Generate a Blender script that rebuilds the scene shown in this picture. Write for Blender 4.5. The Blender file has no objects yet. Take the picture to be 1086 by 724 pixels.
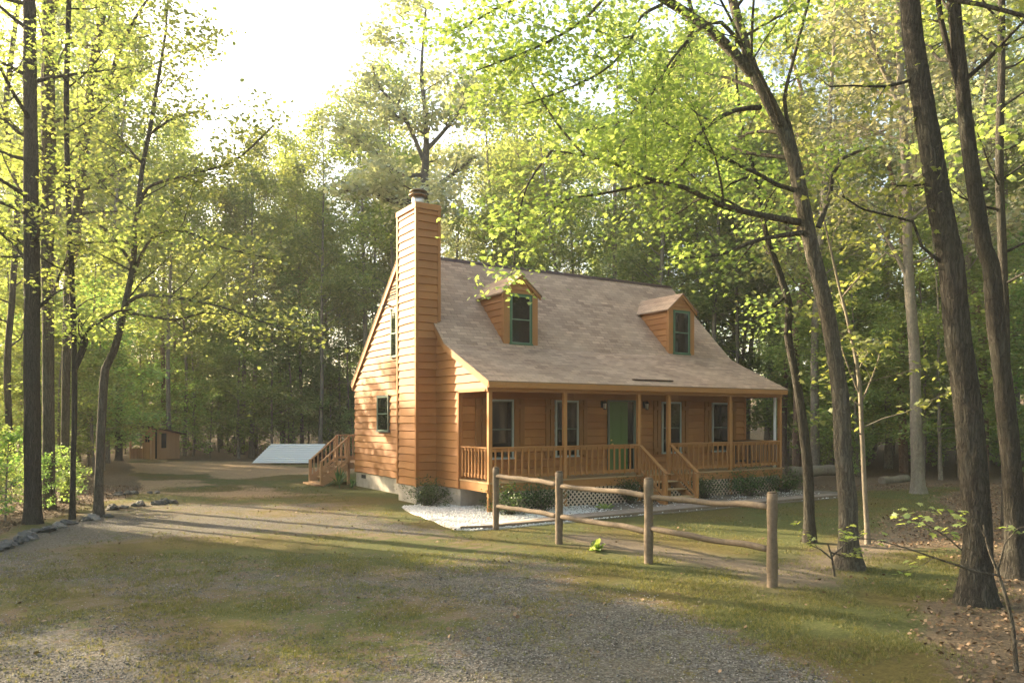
import bpy, bmesh, math, random
import numpy as np
from mathutils import Vector, Matrix, noise as mnoise

# ------------------------------------------------------------------ camera, sky, sun, exposure
sc = bpy.context.scene
COL = sc.collection
F, YH, U0 = 805.81, 443.05, 543.0
CAM = np.array([-9.256, -15.818, 2.306]); YAW = 0.56
SN, CS = math.sin(YAW), math.cos(YAW)
cam = bpy.data.cameras.new('camera'); camo = bpy.data.objects.new('camera', cam); COL.objects.link(camo)
camo.location = CAM; camo.rotation_euler = (math.radians(90), 0, -YAW)
cam.sensor_width = 36; cam.lens = F / 1086 * 36; cam.shift_y = (YH - 362) / 1086
cam.clip_start = .1; cam.clip_end = 2000
sc.camera = camo

SUN_EL = math.radians(20); SUN_AZ = math.atan2(-.49, .87)      # clockwise from +Y
world = bpy.data.worlds.new('World'); sc.world = world; world.use_nodes = True
wn = world.node_tree; bg = wn.nodes['Background']
sky = wn.nodes.new('ShaderNodeTexSky'); sky.sky_type = 'NISHITA'; sky.sun_disc = False
sky.sun_elevation = SUN_EL; sky.sun_rotation = SUN_AZ
sky.air_density = 1.0; sky.dust_density = 4.0; sky.ozone_density = 1.0
wn.links.new(sky.outputs[0], bg.inputs[0]); bg.inputs[1].default_value = 0.14
sun = bpy.data.lights.new('sun', 'SUN'); sun.energy = 4.4; sun.angle = math.radians(0.7); sun.color = (1, .84, .62)
suno = bpy.data.objects.new('sun', sun); COL.objects.link(suno)
sd = Vector((math.sin(SUN_AZ) * math.cos(SUN_EL), math.cos(SUN_AZ) * math.cos(SUN_EL), math.sin(SUN_EL)))
suno.rotation_euler = sd.to_track_quat('Z', 'Y').to_euler()
sc.view_settings.view_transform = 'Standard'; sc.view_settings.look = 'None'
sc.view_settings.exposure = 2.47; sc.view_settings.gamma = 1
sc.view_settings.use_white_balance = True; sc.view_settings.white_balance_temperature = 7300; sc.view_settings.white_balance_tint = 10
sc.render.engine = 'CYCLES'
cy = sc.cycles
cy.max_bounces = 9; cy.diffuse_bounces = 6; cy.glossy_bounces = 2; cy.transmission_bounces = 7
cy.transparent_max_bounces = 4; cy.use_denoising = True; cy.caustics_reflective = False; cy.caustics_refractive = False
cy.sample_clamp_indirect = 6

# ------------------------------------------------------------------ frames of reference
def w2(r, d):
    return CAM[0] + d * SN + r * CS, CAM[1] + d * CS - r * SN
def rd(x, y):
    dx, dy = x - CAM[0], y - CAM[1]
    return dx * CS - dy * SN, dx * SN + dy * CS
def at(u, v, d):
    x, y = w2((u - U0) / F * d, d)
    return Vector((x, y, CAM[2] + (YH - v) / F * d))
def gpt(u, v):
    d = F * CAM[2] / (v - YH)
    return at(u, v, d)
def sm(a, b, x):
    t = np.clip((x - a) / (b - a), 0, 1); return t * t * (3 - 2 * t)
def gh(x, y):
    r, d = rd(x, y)
    D = math.hypot(r, d)
    far = float(sm(48, 130, D)) * 7
    h = far
    side = float(sm(10, 30, abs(r)) * sm(6, 25, D)) * .25
    n = mnoise.noise((x * .12, y * .12, 3.1)) * .10 * float(sm(20, 30, D) if r < 0 else sm(28, 40, D))
    return h + side * (1 if D < 60 else 1) + n

# ------------------------------------------------------------------ tagging
def tag(o, label=None, cat=None, group=None, kind=None):
    if label: o['label'] = label
    if cat: o['category'] = cat
    if group: o['group'] = group
    if kind: o['kind'] = kind
    return o
def empty(name, loc=(0, 0, 0), rz=0, parent=None):
    o = bpy.data.objects.new(name, None); COL.objects.link(o)
    o.location = loc; o.rotation_euler = (0, 0, rz); o.empty_display_size = .2
    if parent: o.parent = parent
    return o

# ------------------------------------------------------------------ materials
def mat(name, base=(.5, .5, .5), rough=.7, metallic=0., spec=.3):
    m = bpy.data.materials.new(name); m.use_nodes = True
    p = m.node_tree.nodes['Principled BSDF']
    p.inputs['Base Color'].default_value = (*base, 1); p.inputs['Roughness'].default_value = rough
    p.inputs['Metallic'].default_value = metallic; p.inputs['Specular IOR Level'].default_value = spec
    return m
class NT:
    def __init__(s, m): s.t = m.node_tree; s.p = s.t.nodes.get('Principled BSDF')
    def n(s, typ, **kw):
        nd = s.t.nodes.new('ShaderNode' + typ)
        for k, v in kw.items():
            if k.startswith('i_'):
                nd.inputs[int(k[2:]) if k[2:].isdigit() else k[2:].replace('_', ' ')].default_value = v
            else: setattr(nd, k, v)
        return nd
    def l(s, a, b): s.t.links.new(a, b)
    def ramp(s, fac, stops):
        r = s.n('ValToRGB'); e = r.color_ramp.elements
        while len(e) < len(stops): e.new(.5)
        for i, (p, c) in enumerate(stops): e[i].position = p; e[i].color = (*c, 1) if len(c) == 3 else c
        s.l(fac, r.inputs[0]); return r.outputs[0]
    def mix(s, f, a, b, mode='MIX'):
        m = s.n('Mix', data_type='RGBA', blend_type=mode)
        if isinstance(f, (int, float)): m.inputs[0].default_value = f
        else: s.l(f, m.inputs[0])
        for i, x in ((6, a), (7, b)):
            if isinstance(x, tuple): m.inputs[i].default_value = (*x, 1)
            else: s.l(x, m.inputs[i])
        return m.outputs[2]
    def noise(s, vec, scale, detail=4, rough=.6, dist=0):
        nd = s.n('TexNoise'); nd.inputs['Scale'].default_value = scale; nd.inputs['Detail'].default_value = detail
        nd.inputs['Roughness'].default_value = rough; nd.inputs['Distortion'].default_value = dist
        if vec is not None: s.l(vec, nd.inputs['Vector'])
        return nd.outputs[0]
    def mapping(s, vec, scale=(1, 1, 1), rot=(0, 0, 0)):
        nd = s.n('Mapping'); nd.inputs['Scale'].default_value = scale; nd.inputs['Rotation'].default_value = rot
        s.l(vec, nd.inputs['Vector']); return nd.outputs[0]
    def math(s, op, a, b=0.):
        nd = s.n('Math', operation=op)
        for i, x in ((0, a), (1, b)):
            if isinstance(x, (int, float)): nd.inputs[i].default_value = x
            else: s.l(x, nd.inputs[i])
        return nd.outputs[0]
    def bump(s, h, strength=.3, dist=.02):
        b = s.n('Bump'); b.inputs['Strength'].default_value = strength; b.inputs['Distance'].default_value = dist
        s.l(h, b.inputs['Height']); s.l(b.outputs[0], s.p.inputs['Normal'])

def wood_mat(name, cols, rough=.65, grain=(3, 3, 40), amp=.35, spec=.25, island=.5, weather=None):
    m = mat(name, cols[0], rough, spec=spec); t = NT(m)
    tc = t.n('TexCoord'); geo = t.n('NewGeometry')
    v = t.mapping(tc.outputs['Object'], grain)
    n1 = t.noise(v, 2.2, 5, .65, .4)
    n2 = t.noise(tc.outputs['Object'], 1.3, 3, .5)
    c = t.ramp(n1, [(.3, cols[0]), (.7, cols[1])])
    isl = t.ramp(geo.outputs['Random Per Island'], [(0, cols[2]), (1, cols[3])])
    c = t.mix(island, c, isl)
    c2 = t.mix(t.ramp(n2, [(.35, (0, 0, 0)), (.75, (1, 1, 1))]), c, weather or cols[2])
    c = t.mix(.4, c, c2)
    t.l(c, t.p.inputs['Base Color'])
    t.bump(n1, .25, .004)
    return m
M = {}
cedar = [(.30, .120, .036), (.42, .185, .060), (.25, .098, .030), (.46, .22, .078)]
M['siding'] = wood_mat('cedar_siding', cedar, grain=(2, 2, 40), weather=(.19, .085, .034))
M['trim'] = wood_mat('cedar_trim', [(.32, .145, .05), (.40, .19, .068), (.28, .125, .043), (.43, .215, .08)], grain=(12, 12, 3))
M['deck'] = wood_mat('deck_wood', [(.36, .24, .12), (.44, .30, .16), (.32, .20, .10), (.47, .33, .18)], grain=(3, 12, 12))
M['raw'] = wood_mat('weathered_step_wood', [(.38, .22, .11), (.47, .29, .16), (.33, .19, .095), (.50, .32, .18)], grain=(8, 8, 3))
M['lattice'] = wood_mat('lattice_wood', [(.56, .45, .35), (.64, .53, .42), (.52, .41, .32), (.66, .55, .45)], grain=(8, 8, 8))
M['fence'] = wood_mat('weathered_fence_wood', [(.095, .072, .05), (.23, .175, .125), (.08, .062, .044), (.26, .205, .15)], rough=.85, grain=(9, 9, 9), island=.4)
M['shedwood'] = wood_mat('weathered_shed_boards', [(.36, .20, .095), (.46, .27, .135), (.32, .18, .09), (.48, .29, .15)], rough=.85, grain=(20, 20, 2))
M['shutter'] = wood_mat('shutter_wood', [(.21, .095, .03), (.27, .125, .042), (.19, .085, .027), (.29, .135, .047)], grain=(14, 14, 2))
M['green'] = mat('green_paint', (.035, .11, .055), .45, spec=.4)
M['doorgreen'] = mat('door_green_paint', (.055, .125, .025), .5, spec=.4)
M['gwhite'] = mat('pale_window_paint', (.36, .40, .40), .5)
M['white'] = mat('white_paint', (.80, .80, .78), .5)
M['lightgreen'] = mat('pale_green_trim_paint', (.13, .22, .15), .5)
M['grey_green'] = mat('dark_grey_green_paint', (.10, .13, .11), .5)
M['black'] = mat('black_metal', (.015, .015, .015), .45, spec=.4)
M['dark'] = mat('dark_wood_finish', (.05, .022, .012), .6)
M['void'] = mat('under_porch_shade_black', (.01, .009, .008), .9)
M['brass'] = mat('brass_metal', (.55, .38, .15), .35, 1.)
M['steel'] = mat('galvanised_steel', (.55, .52, .46), .38, .9)
g = mat('window_glass', (.006, .008, .007), .03, spec=.3); M['glass'] = g
M['lampglass'] = mat('frosted_lamp_glass', (.55, .52, .45), .25)

m = mat('concrete_foundation', (.42, .38, .33), .9); t = NT(m); tc = t.n('TexCoord')
nn = t.noise(tc.outputs['Object'], 2.5, 6, .65)
t.l(t.ramp(nn, [(.3, (.30, .27, .23)), (.7, (.48, .44, .38))]), t.p.inputs['Base Color']); t.bump(t.noise(tc.outputs['Object'], 30, 4), .4, .01)
M['concrete'] = m

def shingle_mat(name, ca, cb, cc):
    m = mat(name, ca, .92, spec=.15); t = NT(m)
    uv = t.n('UVMap'); tc = t.n('TexCoord')
    br = t.n('TexBrick', offset=.5); br.offset_frequency = 2
    t.l(uv.outputs[0], br.inputs['Vector'])
    br.inputs['Scale'].default_value = 1; br.inputs['Brick Width'].default_value = .31; br.inputs['Row Height'].default_value = .135
    br.inputs['Mortar Size'].default_value = .011; br.inputs['Mortar Smooth'].default_value = .3; br.inputs['Bias'].default_value = 0
    br.inputs['Color1'].default_value = (*ca, 1); br.inputs['Color2'].default_value = (*cb, 1)
    br.inputs['Mortar'].default_value = (ca[0] * .5, ca[1] * .5, ca[2] * .5, 1)
    br2 = t.n('TexBrick', offset=.37); t.l(uv.outputs[0], br2.inputs['Vector'])
    br2.inputs['Scale'].default_value = 1; br2.inputs['Brick Width'].default_value = .93; br2.inputs['Row Height'].default_value = .27
    br2.inputs['Mortar Size'].default_value = 0
    br2.inputs['Color1'].default_value = (1, 1, 1, 1); br2.inputs['Color2'].default_value = (.72, .72, .74, 1)
    c = t.mix(.8, br.outputs[0], br2.outputs[0], 'MULTIPLY')
    big = t.noise(tc.outputs['Object'], .8, 5, .6)
    c = t.mix(t.ramp(big, [(.4, (0, 0, 0)), (.7, (1, 1, 1))]), c, t.mix(.5, c, cc))
    fine = t.noise(tc.outputs['Object'], 90, 2)
    c = t.mix(.35, c, t.ramp(fine, [(.3, (.15, .15, .15)), (.7, (.9, .88, .85))]), 'OVERLAY')
    t.l(c, t.p.inputs['Base Color'])
    # stepped courses
    sep = t.n('SeparateXYZ'); t.l(uv.outputs[0], sep.inputs[0])
    saw = t.math('FRACT', t.math('DIVIDE', sep.outputs[1], .135))
    h = t.math('ADD', t.math('MULTIPLY', saw, -1.), t.math('MULTIPLY', br.outputs[1], -.6))
    t.bump(h, .55, .012)
    return m
M['shingle'] = shingle_mat('asphalt_shingles', (.52, .355, .235), (.31, .205, .138), (.45, .33, .225))

def leaf_mat(name, c1, c2, c3, trans=.5, rough=.5):
    m = bpy.data.materials.new(name); m.use_nodes = True; t = NT(m)
    t.t.nodes.remove(t.p)
    out = t.t.nodes['Material Output']
    geo = t.n('NewGeometry'); oi = t.n('ObjectInfo')
    c = t.ramp(geo.outputs['Random Per Island'], [(0, c1), (.55, c2), (1, c3)])
    hs = t.n('HueSaturation'); t.l(c, hs.inputs['Color'])
    t.l(t.math('ADD', .47, t.math('MULTIPLY', oi.outputs['Random'], .045)), hs.inputs['Hue'])
    t.l(t.math('ADD', .75, t.math('MULTIPLY', oi.outputs['Random'], .5)), hs.inputs['Value'])
    c = hs.outputs[0]
    d = t.n('BsdfDiffuse'); t.l(c, d.inputs[0])
    tr = t.n('BsdfTranslucent'); t.l(t.mix(1., c, (1.75, 1.62, 1.0), 'MULTIPLY'), tr.inputs[0])
    gl = t.n('BsdfGlossy'); gl.inputs['Roughness'].default_value = rough; gl.inputs[0].default_value = (1, 1, 1, 1)
    mx = t.n('MixShader'); mx.inputs[0].default_value = trans; t.l(d.outputs[0], mx.inputs[1]); t.l(tr.outputs[0], mx.inputs[2])
    m2 = t.n('MixShader'); m2.inputs[0].default_value = .035; t.l(mx.outputs[0], m2.inputs[1]); t.l(gl.outputs[0], m2.inputs[2])
    t.l(m2.outputs[0], out.inputs[0])
    return m
M['leaf_spring'] = leaf_mat('spring_leaves', (.135, .205, .07), (.205, .28, .092), (.29, .345, .135), trans=.58)
M['leaf_oak'] = leaf_mat('young_oak_leaves', (.14, .215, .085), (.20, .27, .11), (.275, .33, .145))
M['leaf_pale'] = leaf_mat('pale_catkin_leaves', (.23, .275, .18), (.30, .335, .235), (.38, .40, .30), trans=.38)
M['leaf_under'] = leaf_mat('understory_leaves', (.12, .22, .075), (.18, .29, .10), (.25, .36, .13))
M['needle'] = leaf_mat('pine_needles', (.09, .14, .07), (.13, .19, .09), (.19, .24, .12), trans=.3)
M['leaf_bush'] = leaf_mat('evergreen_bush_leaves', (.02, .055, .014), (.04, .09, .02), (.09, .16, .035), trans=.25, rough=.35)
M['leaf_yucca'] = leaf_mat('yucca_blades', (.03, .08, .03), (.05, .12, .04), (.10, .19, .06), trans=.2)
M['grass'] = leaf_mat('grass_blades', (.065, .085, .024), (.115, .128, .038), (.23, .205, .085), trans=.35)
def litter_mat(name, cols):
    m = mat(name, cols[0], .8, spec=.15); t = NT(m); geo = t.n('NewGeometry')
    n = len(cols) - 1
    t.l(t.ramp(geo.outputs['Random Per Island'], [(i / n, c) for i, c in enumerate(cols)]), t.p.inputs['Base Color']); return m
M['litter'] = litter_mat('dry_leaf_litter', [(.085, .052, .032), (.14, .09, .055), (.21, .14, .085), (.31, .225, .15)])
M['stones'] = litter_mat('grey_gravel_stones', [(.07, .067, .06), (.13, .125, .115), (.20, .19, .17), (.34, .325, .30)])
M['wstones'] = litter_mat('white_marble_chips', [(.52, .51, .48), (.68, .67, .64), (.78, .77, .74), (.84, .83, .80)])

def bark_mat(name, ca, cb, cc, sx=9, bs=.8, crack_=.55):
    m = mat(name, ca, .95, spec=.1); t = NT(m); tc = t.n('TexCoord')
    v = t.mapping(tc.outputs['Object'], (sx, sx, sx * .15))
    n0 = t.noise(tc.outputs['Object'], 5, 3, .6)
    wv = t.n('VectorMath', operation='ADD'); t.l(v, wv.inputs[0])
    sc3 = t.n('VectorMath', operation='SCALE'); nn3 = t.n('TexNoise'); nn3.inputs['Scale'].default_value = 6; nn3.inputs['Detail'].default_value = 3
    t.l(tc.outputs['Object'], nn3.inputs['Vector']); t.l(nn3.outputs['Color'], sc3.inputs[0]); sc3.inputs['Scale'].default_value = 1.6; t.l(sc3.outputs[0], wv.inputs[1])
    n1 = t.noise(wv.outputs[0], 1.6, 7, .72, .5); n2 = t.noise(tc.outputs['Object'], 1.1, 5, .65)
    ridge = t.math('ABSOLUTE', t.math('SUBTRACT', t.noise(wv.outputs[0], 1.1, 4, .6, .3), .5))
    c = t.ramp(n1, [(.3, ca), (.7, cb)])
    c = t.mix(t.ramp(n2, [(.42, (0, 0, 0)), (.72, (1, 1, 1))]), c, cc)
    c = t.mix(crack_, c, t.ramp(ridge, [(0, (.28, .28, .28)), (.07, (1, 1, 1))]), 'MULTIPLY')
    t.l(c, t.p.inputs['Base Color'])
    h = t.math('ADD', t.math('MULTIPLY', n1, .5), t.math('MINIMUM', t.math('MULTIPLY', ridge, 6.), .6))
    t.bump(h, bs, .03)
    return m
M['bark'] = bark_mat('grey_brown_bark', (.080, .071, .058), (.185, .165, .135), (.13, .13, .105), 20, 1.)
M['bark_far'] = bark_mat('grey_woodland_bark', (.16, .14, .115), (.28, .25, .205), (.21, .20, .16), 7, .4)
M['bark_dark'] = bark_mat('dark_furrowed_bark', (.042, .038, .032), (.105, .096, .080), (.080, .082, .066), 24, 1.)
M['bark_pale'] = bark_mat('pale_smooth_bark', (.15, .13, .10), (.30, .27, .215), (.21, .20, .15), 7, .6, .3)
M['bark_mid'] = bark_mat('brown_sapling_bark', (.15, .125, .10), (.26, .225, .18), (.21, .20, .15), 8, .3, .2)
M['bark_pine'] = bark_mat('reddish_pine_bark', (.13, .085, .06), (.24, .165, .12), (.18, .14, .11), 6, .9)

# ------------------------------------------------------------------ mesh builder
class MB:
    def __init__(s): s.v = []; s.f = []; s.mi = []; s.uv = None; s.sm = []
    def add(s, vs, fs, mi=0, smooth=False):
        o = len(s.v); s.v += [tuple(x) for x in vs]
        for f in fs: s.f.append(tuple(o + i for i in f)); s.mi.append(mi); s.sm.append(smooth)
    def box(s, x0, x1, y0, y1, z0, z1, mi=0):
        x0, x1 = min(x0, x1), max(x0, x1); y0, y1 = min(y0, y1), max(y0, y1); z0, z1 = min(z0, z1), max(z0, z1)
        s.add([(x0, y0, z0), (x1, y0, z0), (x1, y1, z0), (x0, y1, z0), (x0, y0, z1), (x1, y0, z1), (x1, y1, z1), (x0, y1, z1)],
              [(0, 3, 2, 1), (4, 5, 6, 7), (0, 1, 5, 4), (1, 2, 6, 5), (2, 3, 7, 6), (3, 0, 4, 7)], mi)
    def beam(s, p, q, w, h, up=(0, 0, 1), mi=0):
        p, q = Vector(p), Vector(q); d = (q - p).normalized(); a = d.cross(Vector(up)).normalized(); b = a.cross(d)
        vs = []
        for c in (p, q):
            for i, j in ((-1, -1), (1, -1), (1, 1), (-1, 1)): vs.append(c + a * (i * w / 2) + b * (j * h / 2))
        s.add(vs, [(3, 2, 1, 0), (4, 5, 6, 7), (0, 1, 5, 4), (1, 2, 6, 5), (2, 3, 7, 6), (3, 0, 4, 7)], mi)
    def prism(s, poly, axis, a, b, mi=0):
        """poly: list of 2D points; axis 'x': points are (y,z); 'y': (x,z); 'z': (x,y)"""
        def P(p, t): return {'x': (t, p[0], p[1]), 'y': (p[0], t, p[1]), 'z': (p[0], p[1], t)}[axis]
        n = len(poly); vs = [P(p, a) for p in poly] + [P(p, b) for p in poly]
        fs = [tuple(range(n - 1, -1, -1)), tuple(range(n, 2 * n))] + [(i, (i + 1) % n, n + (i + 1) % n, n + i) for i in range(n)]
        s.add(vs, fs, mi)
    def tube(s, pts, rad, n=8, mi=0, smooth=True, cap=True):
        pts = [Vector(p) for p in pts]; o = len(s.v); k = len(pts)
        ref = Vector((.31, .17, .93)).normalized()
        for i, p in enumerate(pts):
            d = (pts[min(i + 1, k - 1)] - pts[max(i - 1, 0)])
            if d.length < 1e-6: d = Vector((0, 0, 1))
            d.normalize()
            if abs(d.dot(ref)) > .97: rr = Vector((1, 0, 0))
            else: rr = ref
            a = d.cross(rr).normalized(); b = d.cross(a)
            r = rad[i] if hasattr(rad, '__len__') else rad
            for j in range(n):
                t = 2 * math.pi * j / n; q = p + a * (math.cos(t) * r) + b * (math.sin(t) * r); s.v.append((q.x, q.y, q.z))
        for i in range(k - 1):
            for j in range(n):
                s.f.append((o + i * n + j, o + i * n + (j + 1) % n, o + (i + 1) * n + (j + 1) % n, o + (i + 1) * n + j)); s.mi.append(mi); s.sm.append(smooth)
        if cap:
            s.f.append(tuple(o + j for j in range(n - 1, -1, -1))); s.mi.append(mi); s.sm.append(False)
            s.f.append(tuple(o + (k - 1) * n + j for j in range(n))); s.mi.append(mi); s.sm.append(False)
    def lathe(s, c, prof, n=16, mi=0):
        s.tube([(c[0], c[1], c[2] + z) for r, z in prof], [r for r, z in prof], n, mi)
    def mesh(s, name, mats):
        me = bpy.data.meshes.new(name); me.from_pydata(s.v, [], s.f)
        for m_ in (mats if isinstance(mats, (list, tuple)) else [mats]): me.materials.append(m_)
        me.polygons.foreach_set('material_index', s.mi); me.polygons.foreach_set('use_smooth', s.sm)
        me.update(); return me
    def build(s, name, mats, parent=None, bevel=0, recalc=True):
        me = s.mesh(name, mats)
        if recalc:
            bm = bmesh.new(); bm.from_mesh(me); bmesh.ops.recalc_face_normals(bm, faces=bm.faces); bm.to_mesh(me); bm.free()
        o = bpy.data.objects.new(name, me); COL.objects.link(o)
        if parent: o.parent = parent
        if bevel:
            b = o.modifiers.new('bevel', 'BEVEL'); b.width = bevel; b.segments = 1; b.limit_method = 'ANGLE'; b.angle_limit = math.radians(40)
        return o
def link(name, me, parent=None):
    o = bpy.data.objects.new(name, me); COL.objects.link(o)
    if parent: o.parent = parent
    return o

def scatter_mesh(name, base_v, base_f, pos, rot, scl, material):
    """numpy: copies a small shape N times into one mesh. rot: (N,3,3)"""
    N = len(pos); bv = np.asarray(base_v, float); K = len(bv)
    V = np.einsum('nij,kj->nki', rot, bv) * (scl[:, None, None] if scl.ndim == 1 else scl[:, None, :]) + pos[:, None, :]
    V = V.reshape(-1, 3)
    lens = np.array([len(f) for f in base_f]); flat = np.concatenate([np.array(f) for f in base_f])
    L = (flat[None, :] + (np.arange(N) * K)[:, None]).reshape(-1)
    me = bpy.data.meshes.new(name)
    me.vertices.add(len(V)); me.vertices.foreach_set('co', V.astype(np.float32).ravel())
    me.loops.add(len(L)); me.loops.foreach_set('vertex_index', L.astype(np.int32))
    tot = np.tile(lens, N); st = np.concatenate([[0], np.cumsum(tot)[:-1]])
    me.polygons.add(len(tot)); me.polygons.foreach_set('loop_start', st.astype(np.int32)); me.polygons.foreach_set('loop_total', tot.astype(np.int32))
    me.materials.append(material); me.update(calc_edges=True); me.validate()
    return me
def rots(rng, N, tilt=.6, flat=True):
    """random frames whose z axis is near up (tilt = spread)"""
    nz = np.stack([rng.normal(0, tilt, N), rng.normal(0, tilt, N), np.ones(N)], 1); nz /= np.linalg.norm(nz, axis=1)[:, None]
    a = rng.normal(size=(N, 3)); a -= (a * nz).sum(1)[:, None] * nz; a /= np.linalg.norm(a, axis=1)[:, None]
    b = np.cross(nz, a)
    return np.stack([a, b, nz], 2)
# leaf outlines (unit length ~1), in the xy plane, a slight fold in z
LEAF_Q = ([(0, 0, 0), (.5, .3, .07), (1, 0, -.05), (.5, -.3, .07)], [(0, 1, 2), (0, 2, 3)])
LEAF_C = ([(-.5, -.38, .0), (.0, -.5, .12), (.5, -.25, 0), (.45, .35, -.1), (-.05, .5, .05), (-.5, .3, -.05)], [(0, 1, 2, 3), (0, 3, 4, 5)])
LEAF_M = ([(0, 0, 0), (.12, .22, .02), (-.02, .5, -.03), (.30, .34, .03), (.52, .52, -.04), (.58, .22, .03), (1, 0, -.08),
           (.58, -.22, .03), (.52, -.52, -.04), (.30, -.34, .03), (-.02, -.5, -.03), (.12, -.22, .02), (.35, 0, .05)],
          [(12, 0, 1), (12, 1, 2, 3), (12, 3, 4, 5), (12, 5, 6, 7), (12, 7, 8, 9), (12, 9, 10, 11), (12, 11, 0)])
NEEDLE = ([(0, -.035, 0), (1, -.012, .02), (1, .012, .02), (0, .035, 0)], [(0, 1, 2, 3)])

# ------------------------------------------------------------------ GROUND: one polar sheet, split into soil, driveway and lawn
def vnoise(x, y, s, o=0., oct=3):
    return mnoise.fractal((x * s + o, y * s - o, o * 1.7), 1.0, 2.0, oct)
def masks(x, y):
    r, d = rd(x, y)
    D = math.hypot(r, d)
    n = vnoise(x, y, .25, 2.3, 4) * 1.3; n2 = vnoise(x, y, .9, 9.1, 4)
    # leaf litter: woods at left, back and lower right
    def S(a, b, v):
        t_ = min(1., max(0., (v - a) / (b - a))); return t_ * t_ * (3 - 2 * t_)
    left_edge = -7.6 - .16 * d if d < 22.5 else -.525 * d + .8
    lit = S(-.4, .6, left_edge - r + n * .5)
    lit = max(lit, S(-1, 1.2, d - 40.5 + n * 2))
    right_edge = 4.0 + .62 * (d - 7)
    if d < 13.5: lit = max(lit, S(-.7, .9, r - right_edge + n * .9))
    else: lit = max(lit, S(-.8, 1., r - (6.4 + (d - 13.5) * .75) + n))
    lit = max(lit, S(-1., 1.2, d - 24.2 + n) * S(8.5, 10.5, r))
    lit = max(lit, S(0, 6, -d + 2)) 
    dirt = S(21, 24, d + n) * S(42, 39, d) * S(-4.2, -6.5, r + n * 1.5) if r < 0 else 0      # brown clearing at far left
    dirt *= 1 - .75 * S(.05, .35, vnoise(x, y, .22, 31.3, 3) + .28 * S(9, 4, abs(r + 4)))
    # path worn beside the fence
    fx = x + .55 + .10 * (y + 2)
    worn = math.exp(-(fx / .55) ** 2) * S(-9.8, -8.8, y) * S(-3.0, -4.5, y)
    worn = max(worn, math.exp(-((y + 8.6 - .25 * x) / .6) ** 2) * S(-1.5, 0, x) * S(7, 4, x))
    # gravel: driveway, thinning into grass
    gr = S(21.8, 19.8, d + n * .5) * S(-.3, .6, r - left_edge)
    lawn_edge = -1.55 + n * .35 if y > -2.4 else -1.9 + .28 * (-y - 2.4) * .5
    gr *= S(.7, -.9, x - lawn_edge - max(0, (-9.2 - y)) * 1.1 + n * .7)
    r_e = 2.7 - (d - 6.6) * .42 if d < 12.6 else .2 - (d - 12.6) * .55
    if d < 20: gr *= S(.7, -.6, r - r_e + n * .5 + n2 * .4)
    gpatch = vnoise(x, y, .16, 5.5, 4) + n2 * .35
    gband = math.exp(-((d - 13.3) / 1.9) ** 2) * .75 * S(-9, -6.5, r) + math.exp(-((d - 9.0) / 1.2) ** 2) * .40 * S(0, -2.5, r)
    thin = min(.85, max(.10, .22 + gpatch * .55 + gband * .8))
    moss = S(-.1, .5, vnoise(x, y, .45, 14.2, 4) + .1)
    g = 1 - gr * (1 - thin)
    grass = g * (1 - lit) * (1 - .85 * dirt) * (1 - .8 * worn)
    gravel = gr * (1 - thin) * (1 - lit)
    return gravel, grass, lit, dirt, worn, moss, gr
BED = [(-1.25, 2.35), (-1.55, 1.2), (-1.75, -.6), (-1.95, -1.9), (-1.7, -2.25), (-1.0, -2.32), (3, -2.28), (11.2, -2.3), (11.9, -1.6), (11.6, -.3), (10.9, .2), (10.9, 1.9), (.05, 1.9), (.05, 2.6)]
nth, rr_ = 720, []
d_ = .8
while d_ < 60: rr_.append(d_); d_ *= 1.0135
while d_ < 420: rr_.append(d_); d_ *= 1.06
nr = len(rr_)
gv = [(CAM[0], CAM[1], 0.)]; gm = [(0, 0, 1, 0, 0, 0, 0)]
for R_ in rr_:
    for j in range(nth):
        # denser in front of the camera
        a = (j / nth) * 2 * math.pi
        a = a - .55 * math.sin(a) if True else a
        ang = a + math.pi * 0      # a=0 looks forward
        x, y = w2(math.sin(ang) * R_, math.cos(ang) * R_)
        if R_ < 48: mk = masks(x, y)
        else: mk = (0, .05, .95, 0, 0, 0, 0)
        z = gh(x, y)
        if R_ < 30: z += (mnoise.fractal((x * 1.3, y * 1.3, 4.), 1., 2., 3)) * .012
        gv.append((x, y, z)); gm.append(mk)
gf = []; cls = []
idx = lambda i, j: 1 + i * nth + j % nth
def classify(k):
    g_, gs, li = gm[k][0], gm[k][1], gm[k][2]
    if gm[k][6] > .5 and li < .5: return 1
    if li < .5: return 2
    return 0
for j in range(nth): gf.append((0, idx(0, j + 1), idx(0, j))); cls.append(0)
for i in range(nr - 1):
    for j in range(nth):
        gf.append((idx(i, j), idx(i, j + 1), idx(i + 1, j + 1), idx(i + 1, j))); cls.append(classify(idx(i, j)))
gv = np.array(gv); gm = np.array(gm); gf_arr = gf; cls = np.array(cls)

m = mat('ground_surface', (.2, .15, .1), .95, spec=.1); t = NT(m); tc = t.n('TexCoord'); P = tc.outputs['Object']
at1 = t.n('Attribute', attribute_name='mk1'); at2 = t.n('Attribute', attribute_name='mk2')
s1 = t.n('SeparateColor'); t.l(at1.outputs[0], s1.inputs[0]); s2 = t.n('SeparateColor'); t.l(at2.outputs[0], s2.inputs[0])
nf = t.noise(P, 14, 5, .7); nm = t.noise(P, 3.2, 5, .65); nl = t.noise(P, .5, 4, .6); ns = t.noise(P, 55, 3, .7)
def thr(w, k=.35):
    # breaks a soft mask up with fine noise
    return t.ramp(t.math('ADD', w, t.math('MULTIPLY', t.math('SUBTRACT', t.mix(.5, t.mix(.5, nf, ns), nm), .5), k * 8)), [(.38, (0, 0, 0)), (.62, (1, 1, 1))])
vor = t.n('TexVoronoi'); t.l(P, vor.inputs['Vector']); vor.inputs['Scale'].default_value = 45
vc = t.n('SeparateColor'); t.l(vor.outputs['Color'], vc.inputs[0])
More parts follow.
